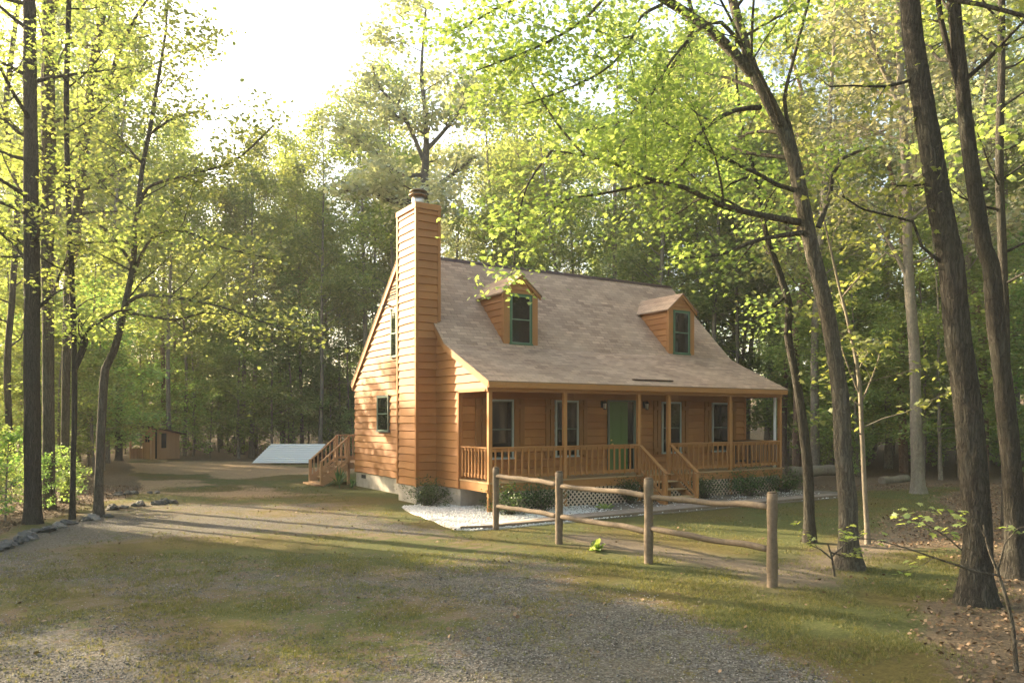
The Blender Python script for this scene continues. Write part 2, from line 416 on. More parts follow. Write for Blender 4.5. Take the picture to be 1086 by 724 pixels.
stone = t.ramp(vc.outputs[0], [(0, (.04, .038, .034)), (.5, (.10, .096, .087)), (1, (.21, .20, .18))])
stone = t.mix(t.ramp(nl, [(.35, (0, 0, 0)), (.65, (.6, .6, .6))]), stone, (.10, .09, .06))
soil = t.ramp(nm, [(.3, (.12, .085, .055)), (.7, (.20, .145, .095))])
litc = t.ramp(nf, [(.25, (.06, .046, .031)), (.5, (.12, .092, .062)), (.75, (.23, .175, .12))])
dirtc = t.ramp(nm, [(.25, (.22, .15, .088)), (.75, (.38, .275, .17))])
grc = t.ramp(t.mix(.5, nf, ns), [(.3, (.04, .05, .018)), (.5, (.08, .09, .032)), (.7, (.155, .15, .065))])
mossc = t.ramp(nf, [(.3, (.075, .055, .02)), (.7, (.15, .115, .04))])
grc = t.mix(t.math('MULTIPLY', s2.outputs[2], .75), grc, mossc)
c = t.mix(t.ramp(nl, [(.4, (0, 0, 0)), (.6, (1, 1, 1))]), soil, t.mix(.5, soil, (.14, .12, .09)))
c = t.mix(thr(s2.outputs[0]), c, dirtc)
c = t.mix(thr(s1.outputs[0], .55), c, stone)
c = t.mix(thr(s1.outputs[1], .6), c, grc)
c = t.mix(thr(s1.outputs[2], .3), c, litc)
c = t.mix(t.math('MULTIPLY', s2.outputs[1], .85), c, t.ramp(nf, [(.3, (.14, .11, .08)), (.7, (.22, .185, .14))]))
t.l(c, t.p.inputs['Base Color'])
t.bump(t.math('ADD', t.math('MULTIPLY', nf, .7), t.math('MULTIPLY', vor.outputs['Distance'], .5)), .7, .03)
M['ground'] = m
def ground_part(name, sel, kind='structure'):
    fs = [gf_arr[i] for i in np.nonzero(sel)[0]]
    used = np.unique(np.concatenate([np.array(f) for f in fs])); remap = -np.ones(len(gv), int); remap[used] = np.arange(len(used))
    me = bpy.data.meshes.new(name); me.from_pydata(gv[used].tolist(), [], [tuple(int(remap[k]) for k in f) for f in fs])
    for nm_, cols in (('mk1', (0, 1, 2)), ('mk2', (3, 4, 5))):
        a = me.color_attributes.new(nm_, 'FLOAT_COLOR', 'POINT'); arr = np.ones((len(used), 4)); arr[:, :3] = gm[used][:, cols]
        a.data.foreach_set('color', arr.astype(np.float32).ravel())
    me.materials.append(M['ground']); me.polygons.foreach_set('use_smooth', [True] * len(me.polygons)); me.update()
    # face up
    if me.polygons[0].normal.z < 0: me.flip_normals()
    o = link(name, me); tag(o, kind=kind); return o
ground_part('ground', cls == 0); ground_part('driveway', cls == 1); ground_part('lawn', cls == 2)
# ------------------------------------------------------------------ HOUSE
L_, W0, W1, ZD, ZB = 10.72, 1.478, 9.02, .744, 2.95
ZS, EXP = .48, .209
RIDGE = (5.124, 7.226); BEND = (2.17, 4.27); EAVE = (-.16, 3.2); REAR = (9.22, 3.43)
def front_y(z):      # y of the outer roof line at height z
    if z <= BEND[1]: return EAVE[0] + (z - EAVE[1]) * (BEND[0] - EAVE[0]) / (BEND[1] - EAVE[1])
    return BEND[0] + (z - BEND[1]) * (RIDGE[0] - BEND[0]) / (RIDGE[1] - BEND[1])
def rear_y(z): return RIDGE[0] + (RIDGE[1] - z) * (REAR[0] - RIDGE[0]) / (RIDGE[1] - REAR[1])
def roof_z(y):
    if y < BEND[0]: return EAVE[1] + (y - EAVE[0]) * (BEND[1] - EAVE[1]) / (BEND[0] - EAVE[0])
    if y < RIDGE[0]: return BEND[1] + (y - BEND[0])
    return RIDGE[1] - (y - RIDGE[0]) * (RIDGE[1] - REAR[1]) / (REAR[0] - RIDGE[0])
rs = random.Random(5)
def siding(mb, mp, interval, z0, z1, exp=EXP, proud=.042):
    z = z0; k = 0
    while z < z1 - .02:
        zt = min(z + exp + .008, z1)
        jb = rs.uniform(-.004, .004)
        ab, at_ = interval(z + .001), interval(zt - .001)
        if at_[1] - at_[0] < .02: break
        # split long boards at random butt joints
        cuts = [0, 1]
        if ab[1] - ab[0] > 3: cuts = [0] + sorted(rs.uniform(.15, .85) for _ in range(int((ab[1] - ab[0]) / 3))) + [1]
        for c0, c1 in zip(cuts[:-1], cuts[1:]):
            q = lambda t_, iv: iv[0] + (iv[1] - iv[0]) * t_
            e = .0015 if c1 < 1 else 0
            b0, b1, t0, t1 = q(c0, ab), q(c1, ab) - e, q(c0, at_), q(c1, at_) - e
            pr = proud + rs.uniform(-.003, .004)
            # rough live edge: the lower lip wanders a little and is undercut
            ns_ = max(1, int((b1 - b0) / .22)); sd_ = rs.uniform(0, 99)
            if exp < .16: ns_ = 1
            vs, fs = [], []
            for i in range(ns_ + 1):
                q_ = i / ns_; sb = b0 + (b1 - b0) * q_; st_ = t0 + (t1 - t0) * q_
                w_ = mnoise.noise((sb * 1.7 + sd_, z * 3, 0)) * .018 + mnoise.noise((sb * 6 + sd_, z * 3, 5)) * .006
                zb_ = z + jb + w_
                vs += [mp(st_, zt, .007), mp(sb, zb_ + .016, pr), mp(sb, zb_ - .002, pr - .022), mp(sb, z + .02, 0), mp(st_, zt, 0)]
            for i in range(ns_):
                o_ = i * 5
                fs += [(o_ + 1, o_ + 6, o_ + 5, o_), (o_ + 2, o_ + 7, o_ + 6, o_ + 1), (o_ + 3, o_ + 8, o_ + 7, o_ + 2), (o_, o_ + 5, o_ + 9, o_ + 4)]
            e_ = ns_ * 5
            fs += [(0, 1, 2, 3, 4), (e_ + 4, e_ + 3, e_ + 2, e_ + 1, e_)]
            mb.add(vs, fs)
        z += exp
house = empty('house'); tag(house, 'cedar sided cabin with covered front porch, two dormers and a tall boxed chimney', 'house')
# gable walls
for side in (0, 1):
    X = 0 if side == 0 else L_
    sg = -1 if side == 0 else 1
    mp = lambda s_, z, o_: (X + sg * o_, s_, z)
    mb = MB()
    siding(mb, mp, lambda z: (W0, W1), ZS, ZS + 12 * EXP)
    siding(mb, mp, lambda z: (max(0.0, front_y(z + .10)), min(W1, rear_y(z + .10))), ZS + 12 * EXP, 7.05)
    # solid backing
    back = [(W0, ZS), (W1, ZS), (W1, roof_z(W1) - .12), (RIDGE[0], RIDGE[1] - .12), (BEND[0], BEND[1] - .12), (0.0, roof_z(0) - .12), (0.0, ZS + 12 * EXP), (W0, ZS + 12 * EXP)]
    mb.prism(back, 'x', X, X - sg * .10)
    # corner post board beside the porch opening and lower band over it
    mb.box(X + sg * .05, X - sg * .03, W0 - .02, W0 + .075, ZS, 2.99)
    mb.box(X + sg * .05, X - sg * .02, 0.10, W0 + .075, 2.955, 3.03)
    mb.build('gable_wall', M['siding'], house)
# front and rear walls
mb = MB()
siding(mb, lambda s_, z, o_: (s_, W0 - o_, z), lambda z: (.05, L_ - .05), ZD - .01, 3.04)
mb.box(.02, L_ - .02, W0, W0 + .1, ZS, 3.05)
mb.box(L_ - .06, L_ + .03, W0 - .035, W0 + .0, ZD, 3.0)
mb.box(.0, .07, W0 - .035, W0 + .0, ZD, 3.0)
mb.build('front_wall', M['siding'], house)
mb = MB(); siding(mb, lambda s_, z, o_: (s_, W1 + o_, z), lambda z: (0, L_), ZS, 3.4); mb.box(.0, L_, W1 - .1, W1, ZS, 3.5); mb.build('rear_wall', M['siding'], house)
# foundation
mb = MB(); mb.box(.02, L_ - .02, W0 + .0, W1 - .03, -.3, ZS + .01); mb.box(-.60, .1, 2.81, 4.0, -.3, ZS + .005)
mb.box(-.0, .019, 8.1, 8.45, .30, .42, 1)
fo = mb.build('foundation', [M['concrete'], M['void']], house)
# roof: shingle layer, deck, fascia and rakes
def arc(pts):
    o = [0]
    for a, b in zip(pts[:-1], pts[1:]): o.append(o[-1] + math.hypot(b[0] - a[0], b[1] - a[1]))
    return o
fr = [EAVE, (.6, roof_z(.6)), (1.75, roof_z(1.75) + .0), (2.0, roof_z(2.0) + .012), (2.17, 4.285), (2.36, roof_z(2.36) + .012), (2.7, roof_z(2.7)), (4, roof_z(4)), RIDGE]
re_ = [RIDGE, (7, roof_z(7)), REAR]
def shingle_sheet(name, pts, x0, x1, th, parent, flip=False, mats=None):
    me = bpy.data.meshes.new(name); vs, fs, uvs = [], [], []
    ar = arc(pts); n = len(pts)
    for i, p in enumerate(pts):
        a = pts[max(i - 1, 0)]; b = pts[min(i + 1, n - 1)]; d = Vector((b[0] - a[0], b[1] - a[1])).normalized(); nn = Vector((-d.y, d.x))
        if nn.y < 0: nn = -nn
        for x in (x0, x1):
            vs.append((x, p[0], p[1])); vs.append((x, p[0] - nn.x * th, p[1] - nn.y * th))
    for i in range(n - 1):
        o = i * 4
        fs += [(o, o + 2, o + 6, o + 4), (o + 1, o + 5, o + 7, o + 3), (o, o + 4, o + 5, o + 1), (o + 2, o + 3, o + 7, o + 6)]
        uvs += [[(x0, ar[i]), (x1, ar[i]), (x1, ar[i + 1]), (x0, ar[i + 1])]] + [[(0, 0), (0, .01), (.01, .01), (.01, 0)]] * 3
    fs += [(0, 1, 3, 2), (4 * n - 4, 4 * n - 2, 4 * n - 1, 4 * n - 3)]; uvs += [[(0, 0)] * 4] * 2
    me.from_pydata(vs, [], fs); uvl = me.uv_layers.new(name='UVMap')
    uvl.data.foreach_set('uv', [c for f in uvs for p in f for c in p])
    for m_ in (mats or [M['shingle']]): me.materials.append(m_)
    me.update(); o = link(name, me, parent); return o
XR0, XR1 = -.10, L_ + .13
roof = shingle_sheet('roof', fr, XR0, XR1, .03, house)
r2 = shingle_sheet('rear_roof', re_, XR0, XR1, .03, house)
mb = MB()
for i in range(36):   # ridge cap shingles
    x = XR0 + (XR1 - XR0) * i / 36
    mb.add([(x, RIDGE[0] - .13, RIDGE[1] - .105), (x + .33, RIDGE[0] - .13, RIDGE[1] - .115), (x + .33, RIDGE[0], RIDGE[1] + .012), (x, RIDGE[0], RIDGE[1] + .022), (x + .33, RIDGE[0] + .13, RIDGE[1] - .10), (x, RIDGE[0] + .13, RIDGE[1] - .09)],
           [(0, 1, 2, 3), (3, 2, 4, 5)])
mb.build('ridge_cap', M['dark'], roof)
mb = MB()
def offp(pts, o_):
    out = []
    for i, p in enumerate(pts):
        a = pts[max(i - 1, 0)]; b = pts[min(i + 1, len(pts) - 1)]; d = Vector((b[0] - a[0], b[1] - a[1])).normalized(); nn = Vector((-d.y, d.x))
        if nn.y < 0: nn = -nn
        out.append((p[0] - nn.x * o_, p[1] - nn.y * o_))
    return out
deckpoly = offp(fr, .032)[:-1] + [(RIDGE[0], RIDGE[1] - .045)] + offp(re_, .032)[1:] + list(reversed(offp(re_, .11)))[:-1] + [(RIDGE[0], RIDGE[1] - .16)] + list(reversed(offp(fr, .11)))[1:]
for a, b in ((XR0 + .055, XR1 - .055),): mb.prism(deckpoly, 'x', a, b)
mb.build('roof_deck', M['trim'], roof)
for sg, X in ((-1, XR0), (1, XR1)):
    for seg in (fr, re_):
        mb = MB(); a_, b_ = (X + .012, X + .05) if sg < 0 else (X - .05, X - .012)
        up = offp(seg, .035); lo = offp(seg, .175)
        if seg is fr: up = up[:-1] + [(RIDGE[0] - .002, RIDGE[1] - .05)]; lo = lo[:-1] + [(RIDGE[0] - .002, RIDGE[1] - .25)]
        else: up = [(RIDGE[0] + .002, RIDGE[1] - .05)] + up[1:]; lo = [(RIDGE[0] + .002, RIDGE[1] - .25)] + lo[1:]
        mb.prism(up + lo[::-1], 'x', a_, b_); mb.build('rake_board', M['trim'], house)
mb = MB(); mb.box(XR0 + .02, XR1 - .02, EAVE[0] + .01, EAVE[0] + .05, 3.035, 3.175); mb.build('fascia', M['trim'], house, .004)
mb = MB(); mb.box(XR0 + .06, XR1 - .06, REAR[0] - .05, REAR[0] - .01, REAR[1] - .2, REAR[1] - .04); mb.build('fascia', M['trim'], house)
# porch ceiling and beams
mb = MB(); mb.box(.03, L_ - .03, EAVE[0] + .052, W0 - .03, 3.045, 3.065); mb.build('porch_ceiling', M['siding'], house)
mb = MB(); mb.box(-.03, L_ + .03, -.005, .095, ZB, 3.04); mb.build('porch_beam', M['trim'], house, .004)
# vent slot in the lower roof
mb = MB()
v0, v1 = (4.69, .16), (6.17, .16)
mb.beam((4.69, .16, 3.365), (6.17, .16, 3.365), .10, .03); mb.build('roof_vent', M['dark'], roof)
# chimney
ch = MB(); ZC = 7.93
X0c, X1c, Y0c, Y1c = -.60, .055, 2.81, 4.0
nb = int((ZC - ZS) / EXP)
siding(ch, lambda s_, z, o_: (X0c - o_, s_, z), lambda z: (Y0c, Y1c), ZS, ZC, proud=.038)
siding(ch, lambda s_, z, o_: (s_, Y0c - o_, z), lambda z: (X0c, X1c if z > roof_z(Y0c) else 0.), ZS, ZC, proud=.038)
siding(ch, lambda s_, z, o_: (s_, Y1c + o_, z), lambda z: (X0c, X1c if z > roof_z(Y1c) else 0.), ZS, ZC, proud=.038)
siding(ch, lambda s_, z, o_: (X1c + o_, s_, z), lambda z: (Y0c, Y1c), ZS + EXP * int((4.8 - ZS) / EXP), ZC, proud=.038)
ch.box(X0c, 0, Y0c, Y1c, ZS, ZC); ch.box(-.01, X1c, Y0c, Y1c, 4.9, ZC)
for cx_, cy_ in ((X0c, Y0c), (X0c, Y1c), (X1c, Y0c), (X1c, Y1c)):
    sx = -1 if cx_ == X0c else 1; sy = -1 if cy_ == Y0c else 1
    z0_ = ZS if sx < 0 else 4.95
    ch.box(cx_ - sx * .035, cx_ + sx * .047, cy_ + sy * .047, cy_ - sy * .0, z0_ - .01, ZC + .002); ch.box(cx_ + sx * .0465, cx_, cy_ - sy * .035, cy_ - sy * .001, z0_ - .01, ZC)
chim = ch.build('chimney', M['siding'], house)
mb = MB(); mb.box(X0c - .06, X1c + .06, Y0c - .06, Y1c + .06, ZC, ZC + .15); mb.box(X0c - .03, X1c + .03, Y0c - .03, Y1c + .03, ZC + .15, ZC + .17, 0)
mb.build('chimney_cap', M['trim'], chim, .006)
mb = MB(); fc = ((X0c + X1c) / 2, (Y0c + Y1c) / 2, ZC + .17)
mb.lathe(fc, [(.17, 0), (.17, .30), (.15, .31), (.15, .33)], 20)
fl = mb.build('flue', M['steel'], chim)
mb = MB(); mb.lathe(fc, [(.15, .33), (.26, .34), (.26, .37), (.18, .40), (.18, .44), (.25, .45), (.24, .48), (.12, .53), (.02, .545)], 20)
mb.build('flue_cap', mat('bronze_metal', (.14, .105, .065), .45, .6), chim)
# gable vent louvres
mb = MB()
for i in range(8):
    z = 5.98 + i * .085
    mb.add([(-.055, 4.35, z), (-.055, min(5.9, rear_y(z + .35)), z), (-.015, min(5.9, rear_y(z + .42)), z + .07), (-.015, 4.35, z + .07)], [(0, 1, 2, 3)])
mb.prism([(4.3, 5.95), (6.1, 5.95), (5.45, 6.62), (4.3, 6.62)], 'x', -.034, -.028, 1)
mb.build('gable_vent', [M['trim'], M['void']], house)
# floodlight
mb = MB(); mb.tube([(-.03, 5.95, 5.75), (-.16, 5.97, 5.78)], [.025, .025], 8); mb.tube([(-.14, 5.97, 5.78), (-.25, 6.02, 5.70)], [.03, .065], 10)
mb.build('floodlight', M['black'], house)

def window(name, mp, s0, s1, z0, z1, fm, sm_, pane=M['glass'], case=.055, out=.05, mid=None, parent=house, curtain=False):
    """mp(s, z, off) -> point; s0<s1"""
    mb = MB()
    def bx(a0, a1, b0, b1, o0, o1, mi):
        vs = [mp(a, b, o_) for o_ in (o0, o1) for b in (b0, b1) for a in (a0, a1)]
        mb.add(vs, [(0, 1, 3, 2), (4, 6, 7, 5), (0, 4, 5, 1), (1, 5, 7, 3), (3, 7, 6, 2), (2, 6, 4, 0)], mi)
    bx(s0, s1, z1 - case, z1, -.02, out, 0); bx(s0 - .015, s1 + .015, z0, z0 + case * .9, -.02, out + .02, 0)
    bx(s0, s0 + case, z0 + case * .9, z1 - case, -.02, out - .003, 0); bx(s1 - case, s1, z0 + case * .9, z1 - case, -.02, out - .003, 0)
    i0, i1, j0, j1 = s0 + case, s1 - case, z0 + case * .9, z1 - case
    zm = (j0 + j1) / 2 if mid is None else mid; w = .028
    # upper sash nearer outside
    for (k0, k1, oo) in ((zm - .015, j1, .040), (j0, zm + .015, .032)):
        bx(i0, i0 + w, k0 + w, k1 - w, .01, oo, 1); bx(i1 - w, i1, k0 + w, k1 - w, .01, oo, 1)
        bx(i0, i1, k0, k0 + w, .01, oo + .001, 1); bx(i0, i1, k1 - w, k1, .01, oo + .001, 1)
    o = mb.build('window', [fm, sm_], parent)
    mb = MB()
    vs = [mp(i0 + .01, j0 + .01, .0295), mp(i1 - .01, j0 + .01, .0295), mp(i1 - .01, j1 - .01, .0295), mp(i0 + .01, j1 - .01, .0295)]
    vs += [mp(i0 + .01, j0 + .01, .005), mp(i1 - .01, j0 + .01, .005), mp(i1 - .01, j1 - .01, .005), mp(i0 + .01, j1 - .01, .005)]
    mb.add(vs, [(0, 1, 2, 3), (7, 6, 5, 4), (0, 4, 5, 1), (1, 5, 6, 2), (2, 6, 7, 3), (3, 7, 4, 0)]); mb.build('pane', pane, o)
    return o
fmap = lambda s_, z, o_: (s_, W0 - o_ - .03, z)
for s0, s1 in ((.83, 1.60), (2.97, 3.77), (6.96, 7.76), (9.13, 9.93)):
    window('window', fmap, s0, s1, 1.21, 2.80, M['gwhite'], M['grey_green'], case=.045)
for s0, s1 in ((.43, .80), (1.63, 1.95), (2.65, 2.94), (3.80, 4.09), (6.62, 6.93), (7.79, 8.08), (8.80, 9.10), (9.96, 10.24)):
    mb = MB(); sm_w = (s1 - s0 - .035) / 2
    mb.box(s0, s0 + sm_w, W0 - .068, W0 - .026, 1.2, 2.82); mb.box(s1 - sm_w, s1, W0 - .068, W0 - .026, 1.2, 2.82)
    for z in (1.33, 2.60): mb.box(s0 + .01, s1 - .01, W0 - .09, W0 - .068, z - .06, z + .06)
    mb.build('shutter', M['shutter'], house, .004)
gmap = lambda s_, z, o_: (-o_ - .03, s_, z)
w_ = window('window', gmap, 6.0, 6.93, 1.86, 3.02, M['grey_green'], M['lightgreen'], case=.05)
w_ = window('window', gmap, 5.36, 5.83, 4.13, 5.62, M['grey_green'], M['lightgreen'], case=.05)
WD = W0 - .025
# door
mb = MB()
DX0, DX1 = 4.90, 5.58
mb.box(DX0, DX1, WD - .048, WD - .02, ZD + .03, 2.78)
def panel(a0, a1, b0, b1):
    mb.box(a0, a1, WD - .0535, WD - .046, b0, b1); mb.box(a0 + .035, a1 - .035, WD - .060, WD - .052, b0 + .035, b1 - .035)
hw = (DX1 - DX0)
for k in (0, 1):
    a0 = DX0 + .075 + k * (hw / 2 - .02); a1 = a0 + hw / 2 - .13
    panel(a0, a1, 2.46, 2.69); panel(a0, a1, 1.63, 2.38); panel(a0, a1, .92, 1.50)
door = mb.build('door', M['doorgreen'], house)
mb = MB(); mb.tube([(DX0 + .05, WD - .05, 1.66), (DX0 + .05, WD - .075, 1.66)], .022, 10); mb.build('deadbolt', M['brass'], door); mb = MB(); mb.tube([(DX0 + .05, WD - .05, 1.54), (DX0 + .05, WD - .09, 1.54)], .014, 8)
mb.tube([(DX0 + .05, WD - .085, 1.54), (DX0 + .05, WD - .125, 1.54)], [.028, .03], 10); mb.build('handle', M['brass'], door)
mb = MB()
mb.box(DX0 - .07, DX0 - .005, WD - .06, WD - .02, ZD, 2.83); mb.box(5.80, 5.90, WD - .06, WD - .02, ZD, 2.83); mb.box(DX0 - .005, 5.80, WD - .06, WD - .02, 2.785, 2.83)
mb.box(DX0 - .07, 5.90, WD - .08, WD - .02, ZD + .002, ZD + .03)
mb.build('door_frame', M['grey_green'], house)
mb = MB(); mb.box(5.583, 5.797, WD - .035, WD - .018, ZD + .03, 2.784); mb.build('sidelight', M['glass'], house)
# wall lanterns
for lx in (4.64, 6.25):
    mb = MB(); y = W0 - .03
    mb.box(lx - .045, lx + .045, y - .03, y, 2.6, 2.8); mb.tube([(lx, y - .02, 2.72), (lx, y - .1, 2.78), (lx, y - .14, 2.76)], .012, 6)
    mb.lathe((lx, y - .14, 2.55), [(.04, 0), (.055, .01), (.055, .02)], 8); mb.lathe((lx, y - .14, 2.73), [(.085, 0), (.05, .05), (.012, .07), (.012, .1)], 8)
    for k in range(4):
        a = k * math.pi / 2 + .78; mb.beam((lx + .05 * math.cos(a), y - .14 + .05 * math.sin(a), 2.56), (lx + .07 * math.cos(a), y - .14 + .07 * math.sin(a), 2.735), .01, .01)
    o = mb.build('porch_light', M['black'], house)
    mb = MB(); mb.lathe((lx, y - .14, 2.57), [(.035, 0), (.05, .155)], 10); mb.build('lamp_glass', M['lampglass'], o)

# porch deck
mb = MB(); n = 11
for i in range(n):
    y0 = -.05 + i * (W0 + .05 - .03) / n; mb.box(-.035, L_ + .05, y0, y0 + (W0 + .02) / n - .006, ZD - .035, ZD)
mb.build('porch_floor', M['deck'], house)
mb = MB(); mb.box(-.0, L_ + .0, -.02, .02, .50, ZD - .037); mb.box(-.02, .02, .022, W0 - .0, .50, ZD - .037); mb.box(L_ - .02, L_ + .02, .022, W0, .50, ZD - .037)
mb.build('rim_joist', M['trim'], house)
for x in (-.0, 2.24, 4.75, 5.87, 8.37, L_ - .09):
    mb = MB(); mb.box(x, x + .10, -.003, .097, 0.0 if x in (-.0,) else .0, ZB)
    # cladding notch
    mb.build('porch_post', M['trim'], house, .006)
def railing(p, q, n, parent=house, top=.83, bot=.13, end=True):
    """sloping rail between p and q (points on the floor line)"""
    p, q = Vector(p), Vector(q); U = Vector((0, 0, 1))
    mb = MB(); d = (q - p); side = Vector((-d.y, d.x, 0)).normalized()
    mb.beam(p + U * (top), q + U * (top), .115, .035); mb.beam(p + U * (top - .06), q + U * (top - .06), .038, .07); mb.beam(p + U * bot, q + U * bot, .038, .08)
    r_ = mb.build('railing', M['trim'], parent)
    return r_, [(p + d * ((i + .5) / n)) for i in range(n)], top, bot
def balusters(r_, spots, top, bot, parent, off=(0, -.03, 0)):
    for s_ in spots:
        mb = MB(); o_ = Vector(off); mb.box(s_.x - .018 + o_.x, s_.x + .018 + o_.x, s_.y - .018 + o_.y, s_.y + .018 + o_.y, s_.z + bot - .06, s_.z + top - .03)
        mb.build('baluster', M['trim'], parent)
for a, b, n in ((.10, 2.24, 11), (2.34, 4.75, 13), (5.97, 8.37, 12), (8.47, L_ - .09, 11)):
    r_, sp, tp, bt = railing((a, .05, ZD), (b, .05, ZD), n); balusters(r_, sp, tp, bt, r_, (0, -.032, 0))
r_, sp, tp, bt = railing((.05, .10, ZD), (.05, W0 - .04, ZD), 8); balusters(r_, sp, tp, bt, r_, (-.032, 0, 0))
r_, sp, tp, bt = railing((L_ - .05, .10, ZD), (L_ - .05, W0 - .04, ZD), 8); balusters(r_, sp, tp, bt, r_, (-.032, 0, 0))
# lattice skirt
def lattice(x0, x1, z0, z1, y):
    mb = MB(); s_ = .135; w = .034; h = z1 - z0
    k = x0 - h
    def strip(xa, za, xb, zb, yo):
        # clip in x
        if xa < x0: za += (x0 - xa) * (zb - za) / (xb - xa); xa = x0
        if xb > x1: zb -= (xb - x1) * (zb - za) / (xb - xa); xb = x1
        if xb - xa < .02: return
        mb.beam((xa, yo, za), (xb, yo, zb), .008, w, up=(0, 1, 0)) if False else mb.beam((xa, yo, za), (xb, yo, zb), w, .008, up=(0, 1, 0))
    while k < x1:
        strip(k, z0, k + h, z1, y); strip(k, z1, k + h, z0, y + .009); k += s_
    mb.build('lattice', M['lattice'], house)
mb = MB(); mb.box(.12, 4.80, .055, .058, .0, .51); mb.box(5.98, 10.6, .055, .058, .0, .51); mb.box(4.80, 5.98, .32, .323, .0, .51); mb.build('skirt_shade_sheet', M['void'], house)  # thin black sheets added behind the lattice and steps as the under-porch shade
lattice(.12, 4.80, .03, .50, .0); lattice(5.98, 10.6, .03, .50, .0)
# crawl space front hidden by the added shade sheet: joists under the floor
mb = MB()
for i in range(14): x = .4 + i * .78; mb.box(x, x + .04, .03, W0 - .01, .52, ZD - .04)
mb.build('floor_joists', M['trim'], house)
for x in (2.26, 4.77, 5.89, 8.39): pass
# front steps
SY = -.98; st = None
for x in (4.85, 5.95):
    mb = MB(); mb.prism([(-.025, .70), (-.025, .42), (-.80, -.0), (-1.0, -.0), (-1.0, .10), (-.30, .56), (-.30, .70)], 'x', x - .02, x + .02)
    if st is None: st = mb.build('front_steps', M['trim'], house)
    else: mb.build('stringer', M['trim'], st)
for i, (y, z) in enumerate(((-.30, .56), (-.60, .37), (-.90, .19))):
    mb = MB(); mb.box(4.83, 5.97, y - .02, y + .11, z - .035, z); mb.box(4.83, 5.97, y + .12, y + .25, z - .035, z); mb.build('tread', M['deck'], st, .004)
for x in (4.79, 5.93):
    mb = MB(); mb.box(x, x + .09, SY - .045, SY + .045, 0, .80); mb.build('newel_post', M['trim'], st, .006)
    mb = MB(); a = Vector((x + .045, -.0, ZD)); b = Vector((x + .045, SY - .05, 0.0))
    mb.beam(a + Vector((0, 0, .80)), b + Vector((0, 0, .82)), .11, .035); mb.beam(a + Vector((0, 0, .14)), b + Vector((0, 0, .18)), .038, .07)
    mb.build('handrail', M['trim'], st)
    for k in range(7):
        t_ = (k + .7) / 8; p = a.lerp(b, t_); mb = MB(); mb.box(p.x - .018, p.x + .018, p.y - .018, p.y + .018, p.z + .12, p.z + .80); mb.build('baluster', M['trim'], st)
# downspout
mb = MB(); mb.tube([(10.74, .28, 3.02), (10.74, .28, .86), (10.74, .30, .78), (10.74, .34, .66)], [.045, .045, .045, .05], 8); mb.build('downspout', M['white'], house)

